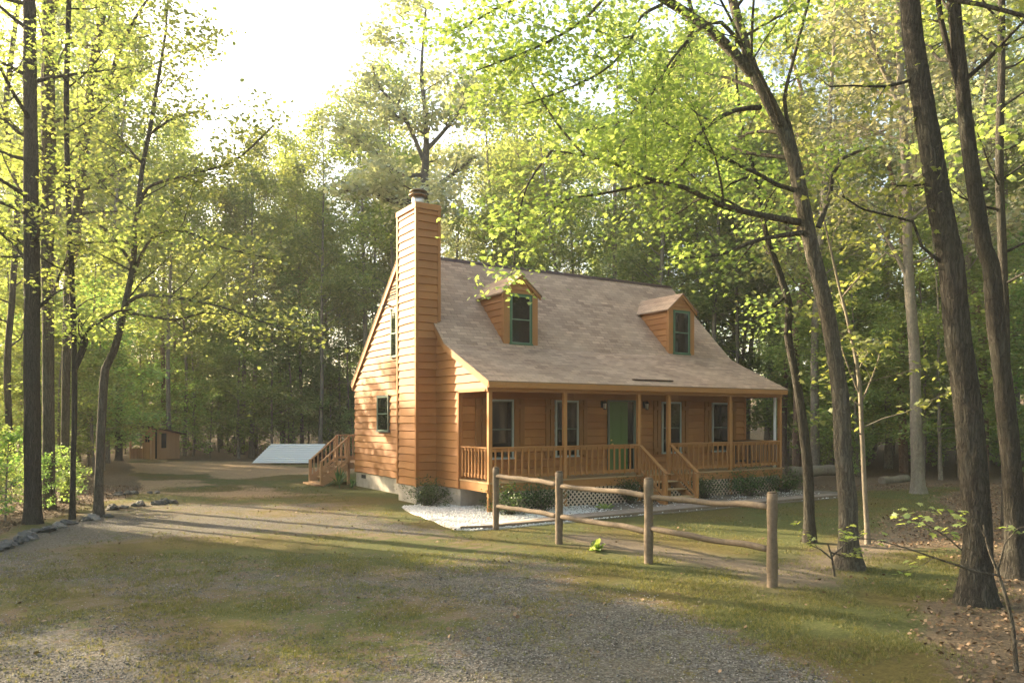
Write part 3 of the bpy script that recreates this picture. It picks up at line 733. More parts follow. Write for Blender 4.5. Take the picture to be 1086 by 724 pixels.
# dormers
for xc in (2.385, 8.625):
    hwid = .545; Y = 2.30; ZE, ZA = 5.84, 6.37
    mb = MB()
    # front wall: corner boards, head boards
    def cheek(sx):
        Xc = xc + sx * hwid
        z = 4.42; 
        while z < ZE - .02:
            zt = min(z + .19 + .006, ZE); yb = lambda zz: BEND[0] + (zz - BEND[1]) - .0; zc = z + .016
            mb.add([(Xc + sx * .032, Y, zc), (Xc + sx * .032, yb(zc), zc), (Xc + sx * .01, yb(z), z - .002), (Xc + sx * .01, Y, z - .002)], [(0, 1, 2, 3)])
            vs = [(Xc + sx * .032, Y + .0, zc), (Xc + sx * .032, yb(zc) , zc), (Xc + sx * .006, yb(zt), zt), (Xc + sx * .006, Y, zt), (Xc, Y, z), (Xc, yb(z), z), (Xc, yb(zt), zt), (Xc, Y, zt)]
            mb.add(vs, [(0, 1, 2, 3), (4, 7, 6, 5), (0, 4, 5, 1), (1, 5, 6, 2), (2, 6, 7, 3), (3, 7, 4, 0)]); z += .19
    cheek(-1); cheek(1)
    mb.prism([(Y + .0, 4.30), (Y + .0, ZE), (BEND[0] + ZE - BEND[1], ZE)], 'x', xc - hwid, xc + hwid)
    mb.prism([(xc - hwid, ZE), (xc + hwid, ZE), (xc, ZA - .09)], 'y', Y + .0, Y + 1.55)
    siding(mb, lambda s_, z, o_: (s_, Y - o_, z), lambda z: (xc - hwid * max(0, (ZA - .06 - z) / (ZA - .06 - ZE)), xc + hwid * max(0, (ZA - .06 - z) / (ZA - .06 - ZE))), ZE + .06, ZA - .1, exp=.14)
    d_ = mb.build('dormer', M['siding'], house)
    mb = MB()
    mb.box(xc - hwid - .028, xc - .375, Y - .03, Y - .001, 4.30, ZE + .02); mb.box(xc + .375, xc + hwid + .028, Y - .03, Y - .001, 4.30, ZE + .02)
    mb.box(xc - .375, xc + .375, Y - .029, Y - .001, ZE - .03, ZE + .06); mb.box(xc - .375, xc + .375, Y - .029, Y - .001, 4.30, 4.36)
    mb.box(xc - hwid - .028, xc - hwid - .001, Y - .001, Y + .10, 4.36, ZE - .02); mb.box(xc + hwid + .001, xc + hwid + .028, Y - .001, Y + .10, 4.36, ZE - .02)
    # rakes of the dormer gable
    for sx in (-1, 1):
        a = (xc, ZA - .02); b = (xc + sx * (hwid + .10), ZE - .06)
        mb.prism([a, b, (b[0] - sx * .0, b[1] - .10), (xc, ZA - .13)], 'y', Y - .085, Y - .05)
    mb.build('trim_board', M['trim'], d_)
    window('window', lambda s_, z, o_: (s_, Y - .0 - o_, z), xc - .375, xc + .375, 4.365, ZE - .03, M['green'], M['lightgreen'], case=.055, parent=d_)
    # dormer roof: two shingled slopes running back into the main roof
    me = bpy.data.meshes.new('dormer_roof'); vs, fs, uvs = [], [], []
    for sx in (-1, 1):
        ze = ZE - .035; xe = xc + sx * (hwid + .13)
        yr_ = BEND[0] + (ZA - BEND[1]) + .04; ye = BEND[0] + (ze - BEND[1]) + .0
        o = len(vs); q = [(xc, Y - .11, ZA), (xe, Y - .11, ze), (xe, ye, ze), (xc, yr_, ZA)]
        vs += q + [(p[0], p[1], p[2] - .035) for p in q]
        sl = math.hypot(hwid + .13, ZA - ze)
        fs += [(o, o + 1, o + 2, o + 3), (o + 7, o + 6, o + 5, o + 4), (o, o + 4, o + 5, o + 1), (o + 1, o + 5, o + 6, o + 2)]
        uvs += [[(0, sl), (0, 0), (ye - Y, 0), (yr_ - Y, sl)]] + [[(0, 0)] * 4] * 3
    me.from_pydata(vs, [], fs); ul = me.uv_layers.new(name='UVMap'); ul.data.foreach_set('uv', [c for f in uvs for p in f for c in p]); me.materials.append(M['shingle']); me.update()
    link('dormer_roof', me, d_)

# rear side steps
bs = MB(); LZ = .76
for i in range(6): bs.box(-.10, 1.4, 9.52 + i * .23, 9.52 + i * .23 + .22, LZ - .04, LZ)
bs.box(-.08, 1.38, 9.53, 9.57, LZ - .22, LZ - .042); bs.box(-.08, 1.38, 10.82, 10.86, LZ - .22, LZ - .042); bs.box(-.1, -.06, 9.572, 10.818, LZ - .22, LZ - .042)
land = bs.build('back_landing', M['raw'], house)
for x, y in ((-.09, 9.53), (-.09, 10.77), (1.3, 9.53), (1.3, 10.77)):
    mb = MB(); mb.box(x, x + .09, y, y + .09, 0, LZ + .92); mb.build('landing_post', M['raw'], land)
for y in (9.575, 10.815):
    mb = MB(); a = Vector((-.05, y, LZ)); b = Vector((-1.02, y, .0))
    mb.beam(a + Vector((0, 0, .88)), b + Vector((0, 0, .80)), .10, .04); mb.beam(a + Vector((0, 0, .12)), b + Vector((0, 0, .20)), .04, .08)
    mb.build('handrail', M['raw'], land)
    mb = MB(); mb.box(-1.05, -.96, y - .045, y + .045, 0, .84); mb.build('newel_post', M['raw'], land)
    for k in range(6):
        p = a.lerp(b, (k + .6) / 6.6); mb = MB(); mb.box(p.x - .018, p.x + .018, p.y - .018, p.y + .018, p.z + .14, p.z + .84); mb.build('baluster', M['raw'], land)
    mb = MB(); mb.beam((-.05, y, LZ - .12), (-1.0, y, .06), .04, .22); mb.build('stringer', M['raw'], land)
    mb = MB(); mb.beam((-.0, y, LZ + .93), (1.35, y, LZ + .93), .11, .04); mb.beam((0, y, LZ + .12), (1.35, y, LZ + .12), .04, .08); mb.build('landing_rail', M['raw'], land)
    for k in range(8):
        x = .1 + k * .155; mb = MB(); mb.box(x, x + .035, y - .018, y + .018, LZ + .1, LZ + .92); mb.build('baluster', M['raw'], land)
for i in range(4):
    x = -.28 - i * .245; z = LZ - .17 - i * .17; mb = MB(); mb.box(x - .02, x + .23, 9.62, 10.77, z - .04, z); mb.build('tread', M['raw'], land)
mb = MB(); mb.box(-1.25, -.98, 9.5, 10.86, .0, .05); mb.build('tread', M['raw'], land)

# bench table on the porch
t0 = empty('porch_table', (10.3, .95, ZD)); tag(t0, 'dark slatted table standing at the right end of the porch behind the railing', 'table')
mb = MB(); 
for i in range(5): mb.box(-.42, .36, -.28 + i * .115, -.28 + i * .115 + .10, .80, .83)
mb.box(-.40, .34, -.26, .26, .74, .80); mb.build('tabletop', M['dark'], t0)
for x in (-.39, .29):
    for y in (-.25, .21): mb = MB(); mb.box(x, x + .05, y, y + .05, 0, .74); mb.build('leg', M['dark'], t0)
mb = MB(); mb.box(-.38, .33, -.24, -.21, .14, .20); mb.box(-.38, .33, .22, .25, .14, .20); mb.build('stretcher', M['dark'], t0)

# ------------------------------------------------------------------ garden bed, walk
def poly_sheet(name, poly, z, material, res=.12, edge=.04, kind='structure'):
    bm = bmesh.new()
    pts = []
    for a, b in zip(poly, poly[1:] + poly[:1]):
        a, b = Vector(a), Vector(b); k = max(1, int((b - a).length / .18))
        for i in range(k):
            p = a.lerp(b, i / k); pts.append((p.x + mnoise.noise((p.x * 2, p.y * 2, 1)) * edge, p.y + mnoise.noise((p.x * 2, p.y * 2, 7)) * edge, z))
    f = bm.faces.new([bm.verts.new(p) for p in pts]); r = bmesh.ops.extrude_face_region(bm, geom=[f])
    for v in [g for g in r['geom'] if isinstance(g, bmesh.types.BMVert)]: v.co.z -= .05
    bmesh.ops.triangulate(bm, faces=bm.faces); bmesh.ops.recalc_face_normals(bm, faces=bm.faces)
    me = bpy.data.meshes.new(name); bm.to_mesh(me); bm.free(); me.materials.append(material)
    o = link(name, me); tag(o, kind=kind); return o
m = mat('white_marble_bed', (.62, .60, .56), .9); t = NT(m); tc = t.n('TexCoord'); vo = t.n('TexVoronoi'); t.l(tc.outputs['Object'], vo.inputs['Vector']); vo.inputs['Scale'].default_value = 38
sc_ = t.n('SeparateColor'); t.l(vo.outputs['Color'], sc_.inputs[0]); n_ = t.noise(tc.outputs['Object'], 1.1, 4)
c = t.ramp(sc_.outputs[0], [(0, (.42, .40, .37)), (1, (.78, .77, .74))]); c = t.mix(t.ramp(n_, [(.45, (0, 0, 0)), (.7, (.7, .7, .7))]), c, (.40, .34, .26)); sp_ = t.n('SeparateXYZ'); t.l(tc.outputs['Object'], sp_.inputs[0]); c = t.mix(t.ramp(t.math('ADD', t.math('MULTIPLY', sp_.outputs[0], .17), t.math('MULTIPLY', n_, .4)), [(.28, (0, 0, 0)), (.5, (1, 1, 1))]), c, (.17, .145, .115)); t.l(c, t.p.inputs['Base Color']); t.bump(vo.outputs['Distance'], .6, .02)
M['bed'] = m
poly_sheet('gravel_bed', BED, .022, M['bed'])
m = mat('walk_surface', (.3, .24, .19), .9); t = NT(m); tc = t.n('TexCoord')
c = t.ramp(t.noise(tc.outputs['Object'], 6, 6, .7), [(.3, (.22, .17, .13)), (.7, (.36, .30, .245))]); t.l(c, t.p.inputs['Base Color']); t.bump(t.noise(tc.outputs['Object'], 40, 4), .5, .01)
M['walk'] = m
poly_sheet('path', [(-1.2, -2.1), (1, -2.16), (4, -2.12), (8, -2.16), (11.0, -2.17), (11.0, -1.5), (8, -1.35), (6, -1.2), (5.95, -1.02), (4.8, -1.02), (4.7, -1.2), (2, -1.32), (.6, -1.5), (-.6, -1.75), (-1.2, -1.9)], .035, M['walk'], edge=.05)
ed = empty('path_edging', (0, 0, 0)); tag(ed, 'low weathered timber edging along the near side of the front path', 'edging')
x = -1.15
ys = -2.17
while x < 11:
    l = 2.4; mb = MB(); mb.beam((x, ys + rs.uniform(-.015, .015), .035), (min(x + l, 11.1) - .01, ys + rs.uniform(-.015, .015), .035), .07, .09); mb.build('timber', M['fence'], ed, .01); x += l
mb = MB(); mb.beam((-1.2, -2.2, .035), (-1.85, -2.0, .035), .07, .09); mb.build('timber', M['fence'], ed, .01)

# ------------------------------------------------------------------ split rail fence
fe = empty('rail_fence', (-1.0, -5.5, 0)); tag(fe, 'weathered round rail wooden fence of four posts in front of the porch', 'fence')
fo_ = Vector((-1.0, -5.5, 0))
def ftube(mb, p, q, r, n=14, seg=14, wob=.012, fl=0):
    p, q = Vector(p), Vector(q); pts, rad = [], []
    for i in range(seg + 1):
        t_ = i / seg; w = Vector((mnoise.noise((p.x * 3 + t_ * 3, p.y, 1)), mnoise.noise((p.y * 3 + t_ * 3, 4, 1)), mnoise.noise((t_ * 3, p.x * 5, 7)))) * wob
        pts.append(p.lerp(q, t_) + w - fo_); rad.append(r * (1 + mnoise.noise((t_ * 4, p.x * 3, 9)) * .16))
    mb.tube(pts, rad, n)
fp = [(-1.171, -2.294, 1.29, .065), (-1.098, -4.437, 1.33, .068), (-1.005, -6.745, 1.36, .072), (-.727, -8.909, 1.30, .072)]
for x, y, h, r in fp:
    mb = MB(); ftube(mb, (x, y, -.15), (x, y, h - .02), r, 16, 12, .004)
    ftube(mb, (x, y, h - .021), (x, y, h), r * .82, 16, 1, 0); mb.build('post', M['fence'], fe)
rails = [[(1.06, 1.04), (.60, .58)], [(1.02, 1.0), (.575, .55)], [(1.0, .97), (.56, .55)]]
def railz(u, v, d): return CAM[2] + (YH - v) / F * d
RV = [((526, 504), (593, 513)), ((526, 536), (593, 546.5)), ((593, 514.5), (688, 525)), ((593, 546.5), (688, 563)), ((688, 527), (819, 538)), ((688, 560), (819, 583))]
pd_ = [rd(x, y)[1] for x, y, _, _ in fp]
for k, ((ua, va), (ub, vb)) in enumerate(RV):
    i = k // 2; za = railz(ua, va, pd_[i]); zb = railz(ub, vb, pd_[i + 1])
    a = Vector((fp[i][0] + .02, fp[i][1] - .02, za)); b = Vector((fp[i + 1][0] - .02, fp[i + 1][1] + .03, zb))
    mb = MB(); ftube(mb, a, b, .045, 12, 22, .035); mb.build('rail', M['fence'], fe)

M['shedroof'] = mat('dark_shed_roofing', (.10, .062, .042), .9)
# ------------------------------------------------------------------ shed (playhouse) far left
sx, sy = w2(-19.5, 41.0)
sh = empty('shed', (sx, sy, gh(sx, sy)), -YAW - .45); sh.scale = (.88, .88, .94); tag(sh, 'small weathered board shed with a lean-to porch roof at the far edge of the clearing', 'shed')
# local: x right, y back, front faces -y ; width 2.5, rear height lower
def bd(mb, x0, x1, y0, y1, z0, zfun):
    """vertical boards"""
    horiz = abs(x1 - x0) > abs(y1 - y0); n = max(1, int(max(abs(x1 - x0), abs(y1 - y0)) / .15))
    for i in range(n):
        a = i / n; b = (i + 1) / n - .006 / max(abs(x1 - x0), abs(y1 - y0))
        if horiz: X0, X1 = x0 + (x1 - x0) * a, x0 + (x1 - x0) * b; Y0, Y1 = y0, y1 + rs.uniform(0, .006)
        else: X0, X1 = x0, x1 + rs.uniform(0, .006); Y0, Y1 = y0 + (y1 - y0) * a, y0 + (y1 - y0) * b
        za, zb = (zfun(X0, Y0), zfun(X1, Y1)) if horiz else (zfun(X0, Y0), zfun(X1, Y1))
        vs = [(X0, Y0, z0), (X1, Y0, z0), (X1, Y1, z0), (X0, Y1, z0), (X0, Y0, zfun(X0, Y0)), (X1, Y0, zfun(X1, Y0)), (X1, Y1, zfun(X1, Y1)), (X0, Y1, zfun(X0, Y1))]
        mb.add(vs, [(0, 3, 2, 1), (4, 5, 6, 7), (0, 1, 5, 4), (1, 2, 6, 5), (2, 3, 7, 6), (3, 0, 4, 7)])
zf = lambda x, y: 1.83 - .20 * (y + .5)
mb = MB(); bd(mb, -.72, .72, .0, .03, 0, zf); bd(mb, .72, .75, .05, 1.5, 0, zf); bd(mb, -.75, -.72, .05, 1.5, 0, zf); bd(mb, -.72, .72, 1.5, 1.53, 0, zf); mb.build('wall', M['shedwood'], sh)
mb = MB(); bd(mb, -1.22, -.76, -.0, .03, 0, lambda x, y: .62); bd(mb, -1.24, -1.22, -.45, .0, 0, lambda x, y: .62); mb.build('low_wall', M['shedwood'], sh)
mb = MB(); mb.add([(-1.3, -.62, 1.87), (.98, -.62, 1.87), (.98, 1.75, 1.40), (-.85, 1.75, 1.40), (-1.3, -.62, 1.92), (.98, -.62, 1.92), (.98, 1.75, 1.45), (-.85, 1.75, 1.45)], [(0, 3, 2, 1), (4, 5, 6, 7), (0, 1, 5, 4), (1, 2, 6, 5), (2, 3, 7, 6), (3, 0, 4, 7)])
mb.build('roof', M['shedroof'], sh)
for x, y in ((-1.22, -.52), (.55, -.52)): mb = MB(); mb.box(x, x + .08, y, y + .08, 0, 1.87); mb.build('post', M['shedwood'], sh)
mb = MB(); mb.box(-.46, -.06, -.012, .0, .98, 1.38); ww = mb.build('window', M['void'], sh)
mb = MB(); mb.box(-.46, -.06, -.022, -.013, 1.17, 1.20); mb.box(-.275, -.245, -.024, -.0135, .98, 1.38); mb.build('muntin', M['shedwood'], ww)
mb = MB(); mb.box(.42, .56, -.015, -.0, .05, 1.7); mb.build('doorway', M['void'], sh)
mb = MB(); mb.box(.757, .765, .15, .5, .65, 1.5); mb.build('window', M['void'], sh)
# ------------------------------------------------------------------ white ribbed panel roof leaning low at the forest edge
tx, ty = w2(-11.55, 37.6)
tp_ = empty('panel_shelter', (tx, ty, gh(tx, ty)), -YAW); tag(tp_, 'low shelter under a slanting white ribbed metal panel at the forest edge', 'shelter')
me = bpy.data.meshes.new('roof_panel'); vs = []; fs = []
nx = 96
prof = [(-.0, 0), (.62, .93)]
m_rows = 72
for j in range(m_rows + 1):
    t_ = j / m_rows; ph = (j % 8); bumpz = .038 if ph in (0, 1) else 0
    for x in (0, 1):
        X = (-1.33 if x == 0 else 1.45) + .60 * t_
        vs.append((X, .0 + 1.1 * t_ - bumpz * .6, .05 + .90 * t_ + bumpz * .7))
for j in range(m_rows): fs.append((j * 2, j * 2 + 1, j * 2 + 3, j * 2 + 2))
me.from_pydata(vs, [], fs); me.materials.append(mat('white_painted_metal', (.74, .76, .74), .45, 0, .4)); me.update()
o = link('roof_panel', me, tp_); md = o.modifiers.new('solid', 'SOLIDIFY'); md.thickness = .01; md.offset = -1
mb = MB(); mb.beam((-.55, 1.2, 0), (-.55, 1.2, .86), .07, .07); mb.beam((1.9, 1.2, 0), (1.9, 1.2, .86), .07, .07); mb.beam((-.6, 1.17, .86), (2.0, 1.17, .86), .05, .09); mb.build('frame', M['shedwood'], tp_)
mb = MB(); mb.box(-.6, 1.9, 1.25, 1.29, 0, .88); mb.box(1.88, 1.92, .3, 1.25, 0, .3); mb.build('back_board', M['dark'], tp_)
# ------------------------------------------------------------------ TREES
class Tree:
    def __init__(s, seed): s.mb = MB(); s.an = []; s.rng = random.Random(seed); s.seed = seed
    def branch(s, p, d, L, r, lev, maxlev, up=.05, seg=.4, wob=.16, dens=1.6, spread=(.6, 1.0), ratio=.5, sides=None, twig_leaf=True, start=.2, flat=.5):
        R = s.rng; n = max(3, int(L / seg)); pts = [p.copy()]; q = p.copy(); d = d.normalized()
        for i in range(n):
            d = (d + Vector((R.gauss(0, wob), R.gauss(0, wob), R.gauss(0, wob * .7) + up))).normalized()
            q = q + d * (L / n); pts.append(q.copy())
        rad = [max(r * (1 - .85 * (i / n) ** .8), .003) for i in range(n + 1)]
        s.mb.tube(pts, rad, sides or (8 if r > .05 else 5 if r > .015 else 3), cap=False)
        if lev >= maxlev:
            for i in range(1, n + 1): s.an.append((pts[i], d.copy(), 1.))
            return pts
        if lev == maxlev - 1:
            for i in range(n // 2, n + 1): s.an.append((pts[i], d.copy(), 1.))
        s.children(pts, rad, L, lev, maxlev, up, seg, wob, dens, spread, ratio, start, flat)
        return pts
    def children(s, pts, rad, L, lev, maxlev, up, seg, wob, dens, spread, ratio, start=.2, flat=.5, lo=0.):
        R = s.rng; n = len(pts) - 1; k = max(2, int(L * dens))
        for j in range(k):
            t_ = start + (1 - start) * (j + R.random()) / k; i = min(n - 1, int(t_ * n)); f = t_ * n - i
            a = pts[i].lerp(pts[i + 1], f); dd = (pts[i + 1] - pts[i]).normalized()
            az = Vector((R.gauss(0, 1), R.gauss(0, 1), R.gauss(0, flat))); az = (az - dd * az.dot(dd)).normalized()
            ang = R.uniform(*spread); nd = dd * math.cos(ang) + az * math.sin(ang)
            l = max(L * ratio * (1.15 - .75 * t_) * R.uniform(.7, 1.2), .35)
            s.branch(a, nd, l, rad[i] * .55, lev + 1, maxlev, up, max(seg * .75, .15), wob, dens * 1.35, spread, ratio, None, True, .2, flat)
def leaves(name, anchors, rng, per, sigma, size, shape, material, tilt=.7, sv=.5):
    if not anchors: anchors = [(Vector((0, 0, 0)), Vector((0, 0, 1)), 1.)]
    A = np.array([tuple(a[0]) for a in anchors]); N = len(A)
    idx_ = np.repeat(np.arange(N), per); n = len(idx_)
    off = rng.normal(0, 1, (n, 3)) * np.array([sigma, sigma, sigma * sv])
    pos = A[idx_] + off
    R_ = rots(rng, n, tilt); sc__ = size * rng.uniform(.6, 1.25, n)
    return scatter_mesh(name, shape[0], shape[1], pos, R_, sc__, material)

def gen_deciduous(seed, H=21, r0=.24, base=.35, width=4.2, nl=26, per=7, size=.13, material='leaf_oak', up=.06, lean=.02, shape=LEAF_C, sig=.28, maxlev=2, bark='bark_far', dens=1.1, ang=(.8, 1.25), tilt=.7, topf=1.):
    T = Tree(seed); R = T.rng
    n = 14; pts = []; x = y = 0; dx, dy = R.gauss(0, lean), R.gauss(0, lean)
    for i in range(n + 1):
        pts.append(Vector((x, y, H * i / n - (.2 if i == 0 else 0)))); dx += R.gauss(0, .018); dy += R.gauss(0, .018); x += dx * H / n; y += dy * H / n
    rad = [r0 * (1 - .88 * (i / n)) * (1.35 if i == 0 else 1) + .012 for i in range(n + 1)]
    T.mb.tube(pts, rad, 9, cap=False)
    for j in range(nl):
        h = base + (1 - base) * ((j + R.random() * .8) / nl) ** .9; i = min(n - 1, int(h * n)); a = pts[i].lerp(pts[i + 1], h * n - i)
        az = R.uniform(0, 6.283); prof = math.sin(math.pi * min(1, max(.12, (h - base) / (1 - base) * .8 + .18))) ** .7 if topf else 1
        L = width * max(.3, prof) * R.uniform(.65, 1.15); an_ = R.uniform(*ang) * (1 - .45 * max(0, h - .6))
        d = Vector((math.cos(az) * math.sin(an_), math.sin(az) * math.sin(an_), math.cos(an_)))
        T.branch(a, d, L, max(rad[i] * .33, .015), 1, maxlev, up, .5, .13, dens, (.6, 1.0), .5, flat=.45)
    tm = T.mb.mesh('trunk', M[bark])
    cm = leaves('crown', T.an, np.random.default_rng(seed), per, sig, size, shape, M[material], tilt)
    return tm, cm
def gen_pine(seed, H=24, r0=.16, base=.5, material='needle', nl=26, bark='bark_pine'):
    T = Tree(seed); R = T.rng; n = 12; pts = [Vector((R.gauss(0, .04) * i, R.gauss(0, .04) * i, H * i / n - (.2 if i == 0 else 0))) for i in range(n + 1)]
    rad = [r0 * (1 - .85 * i / n) * (1.25 if i == 0 else 1) + .012 for i in range(n + 1)]; T.mb.tube(pts, rad, 9, cap=False)
    for j in range(nl):
        h = base + (1 - base) * (j + R.random()) / nl; i = min(n - 1, int(h * n)); a = pts[i].lerp(pts[i + 1], h * n - i)
        az = R.uniform(0, 6.283); L = 3.2 * (1.15 - (h - base) / (1 - base)) * R.uniform(.5, 1.1) + .5
        T.branch(a, Vector((math.cos(az), math.sin(az), R.uniform(-.1, .35))), L, rad[i] * .28, 1, 2, .04, .45, .14, 1.5, (.5, .9), .42)
    for j in range(8):   # dead stubs
        h = R.uniform(.2, base); i = int(h * n); a = pts[i].lerp(pts[i + 1], h * n - i); az = R.uniform(0, 6.283)
        T.mb.tube([a, a + Vector((math.cos(az), math.sin(az), .1)) * R.uniform(.4, 1.6)], [.025, .006], 4, cap=False)
    tm = T.mb.mesh('trunk', M[bark]); cm = leaves('crown', T.an, np.random.default_rng(seed), 44, .2, .26, NEEDLE, M[material], 1.2, .8)
    return tm, cm
def smooth_(me): me.polygons.foreach_set('use_smooth', [True] * len(me.polygons)); return me

protoA = [gen_deciduous(100 + i, H=21 + i, base=(.28, .36, .42, .3)[i], width=(4.2, 3.6, 3.8, 4.6)[i], r0=(.17, .14, .18, .15)[i], material=('leaf_oak', 'leaf_spring', 'leaf_oak', 'leaf_spring')[i], per=28, size=.135, sig=.42, nl=30) for i in range(4)]
protoPale = [gen_deciduous(120 + i, H=22, base=.35, width=3.8, r0=.15, material='leaf_pale', per=24, size=.12, sig=.42, nl=28) for i in range(2)]
protoP = [gen_pine(140 + i, H=23 + 2 * i, base=(.5, .58)[i]) for i in range(2)]
protoU = [gen_deciduous(160 + i, H=8 + i * 1.5, r0=.07, base=.10, width=2.8, nl=28, per=20, size=.115, material=('leaf_under', 'leaf_spring', 'leaf_under')[i], up=.02, sig=.28, ang=(1.1, 1.5), tilt=.45, dens=1.5) for i in range(3)]
protoS = [gen_deciduous(180 + i, H=2.6 + i, r0=.03, base=.05, width=1.3, nl=16, per=8, size=.10, material='leaf_under', up=.04, sig=.16, ang=(.8, 1.3), dens=2.2) for i in range(2)]
def place(kind, name, tm, cm, x, y, rz, s_, label, cat, group, tilt=(0, 0), sz=1.):
    e = empty(name, (x, y, gh(x, y) - .03), 0); e.rotation_euler = (tilt[0], tilt[1], rz); e.scale = (s_, s_, s_ * sz)
    tag(e, label, cat, group)
    link('trunk', tm, e); link('crown', cm, e); return e
rf = random.Random(77)
used_xy = []
def free(x, y, m):
    return all((x - a) ** 2 + (y - b) ** 2 > m * m for a, b in used_xy)
def in_house(x, y, m): return -3 - m < x < 12.5 + m and -2.5 - m < y < 10.8 + m
def open_ground(r, d, x, y):
    """clearing round the house, lawn and drive"""
    if in_house(x, y, 4): return True
    if d < 22.5:
        if r < -10.2: return False
        if r > 7.6 + max(0, d - 12) * .85: return False
        return d > -2.5
    if d < 42 and -.53 * d < r < 4 and not (x > 13.5): return True
    if d < 26.5: return r < .70 * d or r < 12
    return y < 16.5 and x < 14.5 and r > -.53 * d and d < 42
def zone(r, d):
    if d < 0: return 'b'
    u = U0 + r / d * F
    if u < -40 or u > 1126: return 'o'
    if u < 230: return 'l'
    if u < 420: return 'm'
    if u < 800: return 'h'
    return 'r'
ZL = {'l': 'beyond the clearing around the small shed', 'm': 'beyond the white panel shelter, left of the chimney', 'h': 'rising behind the roof of the cabin', 'r': 'behind the lawn to the right of the cabin', 'o': 'beside the view of the clearing', 'b': 'behind the viewer'}
ZG = {'l': 'left', 'm': 'middle', 'h': 'behind the cabin', 'r': 'right', 'o': 'outside', 'b': 'outside'}
KN = {'A0': ('deciduous_tree', 'tall yellow-green oak', 'tree'), 'A1': ('deciduous_tree', 'tall narrow fresh green tree', 'tree'), 'A2': ('deciduous_tree', 'tall olive high-crowned oak', 'tree'), 'A3': ('deciduous_tree', 'tall wide fresh green tree', 'tree'),
      'P0': ('pine_tree', 'tall dark pine', 'tree'), 'P1': ('pine_tree', 'very tall bare-stemmed pine', 'tree'), 'W0': ('deciduous_tree', 'tall cream-leaved tree', 'tree'), 'W1': ('deciduous_tree', 'slim cream-leaved tree', 'tree'),
      'U0': ('understory_tree', 'dark green understory tree', 'tree'), 'U1': ('understory_tree', 'bright green understory tree', 'tree'), 'U2': ('understory_tree', 'layered dark green understory tree', 'tree'),
      'S0': ('shrub', 'low green woodland shrub', 'shrub'), 'S1': ('shrub', 'upright green woodland shrub', 'shrub')}
PR = {'A': protoA, 'P': protoP, 'W': protoPale, 'U': protoU, 'S': protoS}
def where(r, d):
    if d < 0: return 'behind the viewer', 'behind the viewer'
    u = U0 + r / d * F
    for lim, t_ in ((-40, 'out past the left edge'), (60, 'at the far left edge'), (130, 'left of the shed'), (200, 'behind the shed'), (265, 'between the shed and white panel'), (335, 'behind the white panel'), (420, 'just left of the cabin gable'),
                    (475, 'behind the chimney'), (600, 'behind the left dormer'), (690, 'between the two dormers'), (770, 'behind the right dormer'), (860, 'beyond the right end of the porch'), (950, 'left of the pale grey trunk'), (1010, 'right of the pale grey trunk'), (1126, 'at the far right edge')):
        if u < lim: return t_ + (', at wood edge' if d < 46 else ', deeper in'), t_
    return 'out past the right edge', 'out past the right edge'
def put(code, x, y, s_, sz=1.):
    r, d = rd(x, y); wl, wg_ = where(r, d); nm, lb, cat = KN[code]; tm, cm = PR[code[0]][int(code[1])]
    if code[0] == 'U': lb = ('smaller ' if s_ < .85 else 'larger ' if s_ > 1.02 else '') + lb
    used_xy.append((x, y))
    return place(code, nm, tm, cm, x, y, rf.uniform(0, 6.28), s_, f'{lb} {wl}', cat, f'{lb}, {wl}', (rf.gauss(0, .02), rf.gauss(0, .02)), sz)
LANE0 = (-3., 20.)
def in_lane(x, y, hw=5.5):
    """the opening in the woods that lets the low sun onto the gable"""
    r, d = rd(x, y); a, b = r + 3., d - 20.; t_ = a * -.877 + b * .477; s_ = a * .477 + b * .877
    return t_ > 6 and abs(s_) < hw
# sun gaps: keep lanes toward the sun thinner
SDX, SDY = math.sin(SUN_AZ), math.cos(SUN_AZ)
def forest(n, dmin, dmax, ulo, uhi, codes, smin, smax, gap, seed):
    global rf
    rf = random.Random(seed); c = 0; tries = 0
    while c < n and tries < n * 60:
        tries += 1
        d = math.sqrt(rf.uniform(dmin ** 2, dmax ** 2)); u = rf.uniform(ulo, uhi); r = (u - U0) / F * d; x, y = w2(r, d)
        if open_ground(r, d, x, y) or not free(x, y, gap): continue
        if (codes[0][0] in 'APW' or seed == 19) and r < -8 and in_lane(x, y, 6.5): continue
        put(rf.choice(codes), x, y, rf.uniform(smin, smax)); c += 1
MIX = ['A0', 'A1', 'A2', 'A3', 'A0', 'A2', 'P0', 'P1', 'W0', 'W1']
MIXL = ['A0', 'A1', 'A2', 'A3', 'P0', 'P1']
forest(20, 39, 52, 100, 440, MIXL, .72, .92, 2.2, 1)
forest(22, 52, 80, 20, 460, MIXL, .75, .95, 2.6, 2)
forest(26, 34, 62, 430, 830, MIX, .85, 1.05, 2.4, 3)
forest(30, 25, 60, 800, 1100, MIX, .8, 1.05, 2.2, 4)
forest(18, 22, 45, -60, 130, MIXL, .8, 1.05, 2.0, 5)
forest(17, 60, 95, -60, 1140, MIXL, .8, 1.0, 3.0, 6)
forest(7, 36, 46, 660, 800, ['A0', 'A3', 'A1'], .9, 1.05, 2.0, 21)
forest(8, 36, 50, 660, 820, ['U2', 'U1'], 1.1, 1.4, 1.4, 22)
forest(20, 20, 75, 1140, 1700, MIX, .8, 1.05, 2.6, 23)
forest(20, 18, 60, 1140, 1700, ['U0', 'U1', 'U2'], .8, 1.2, 1.6, 24)
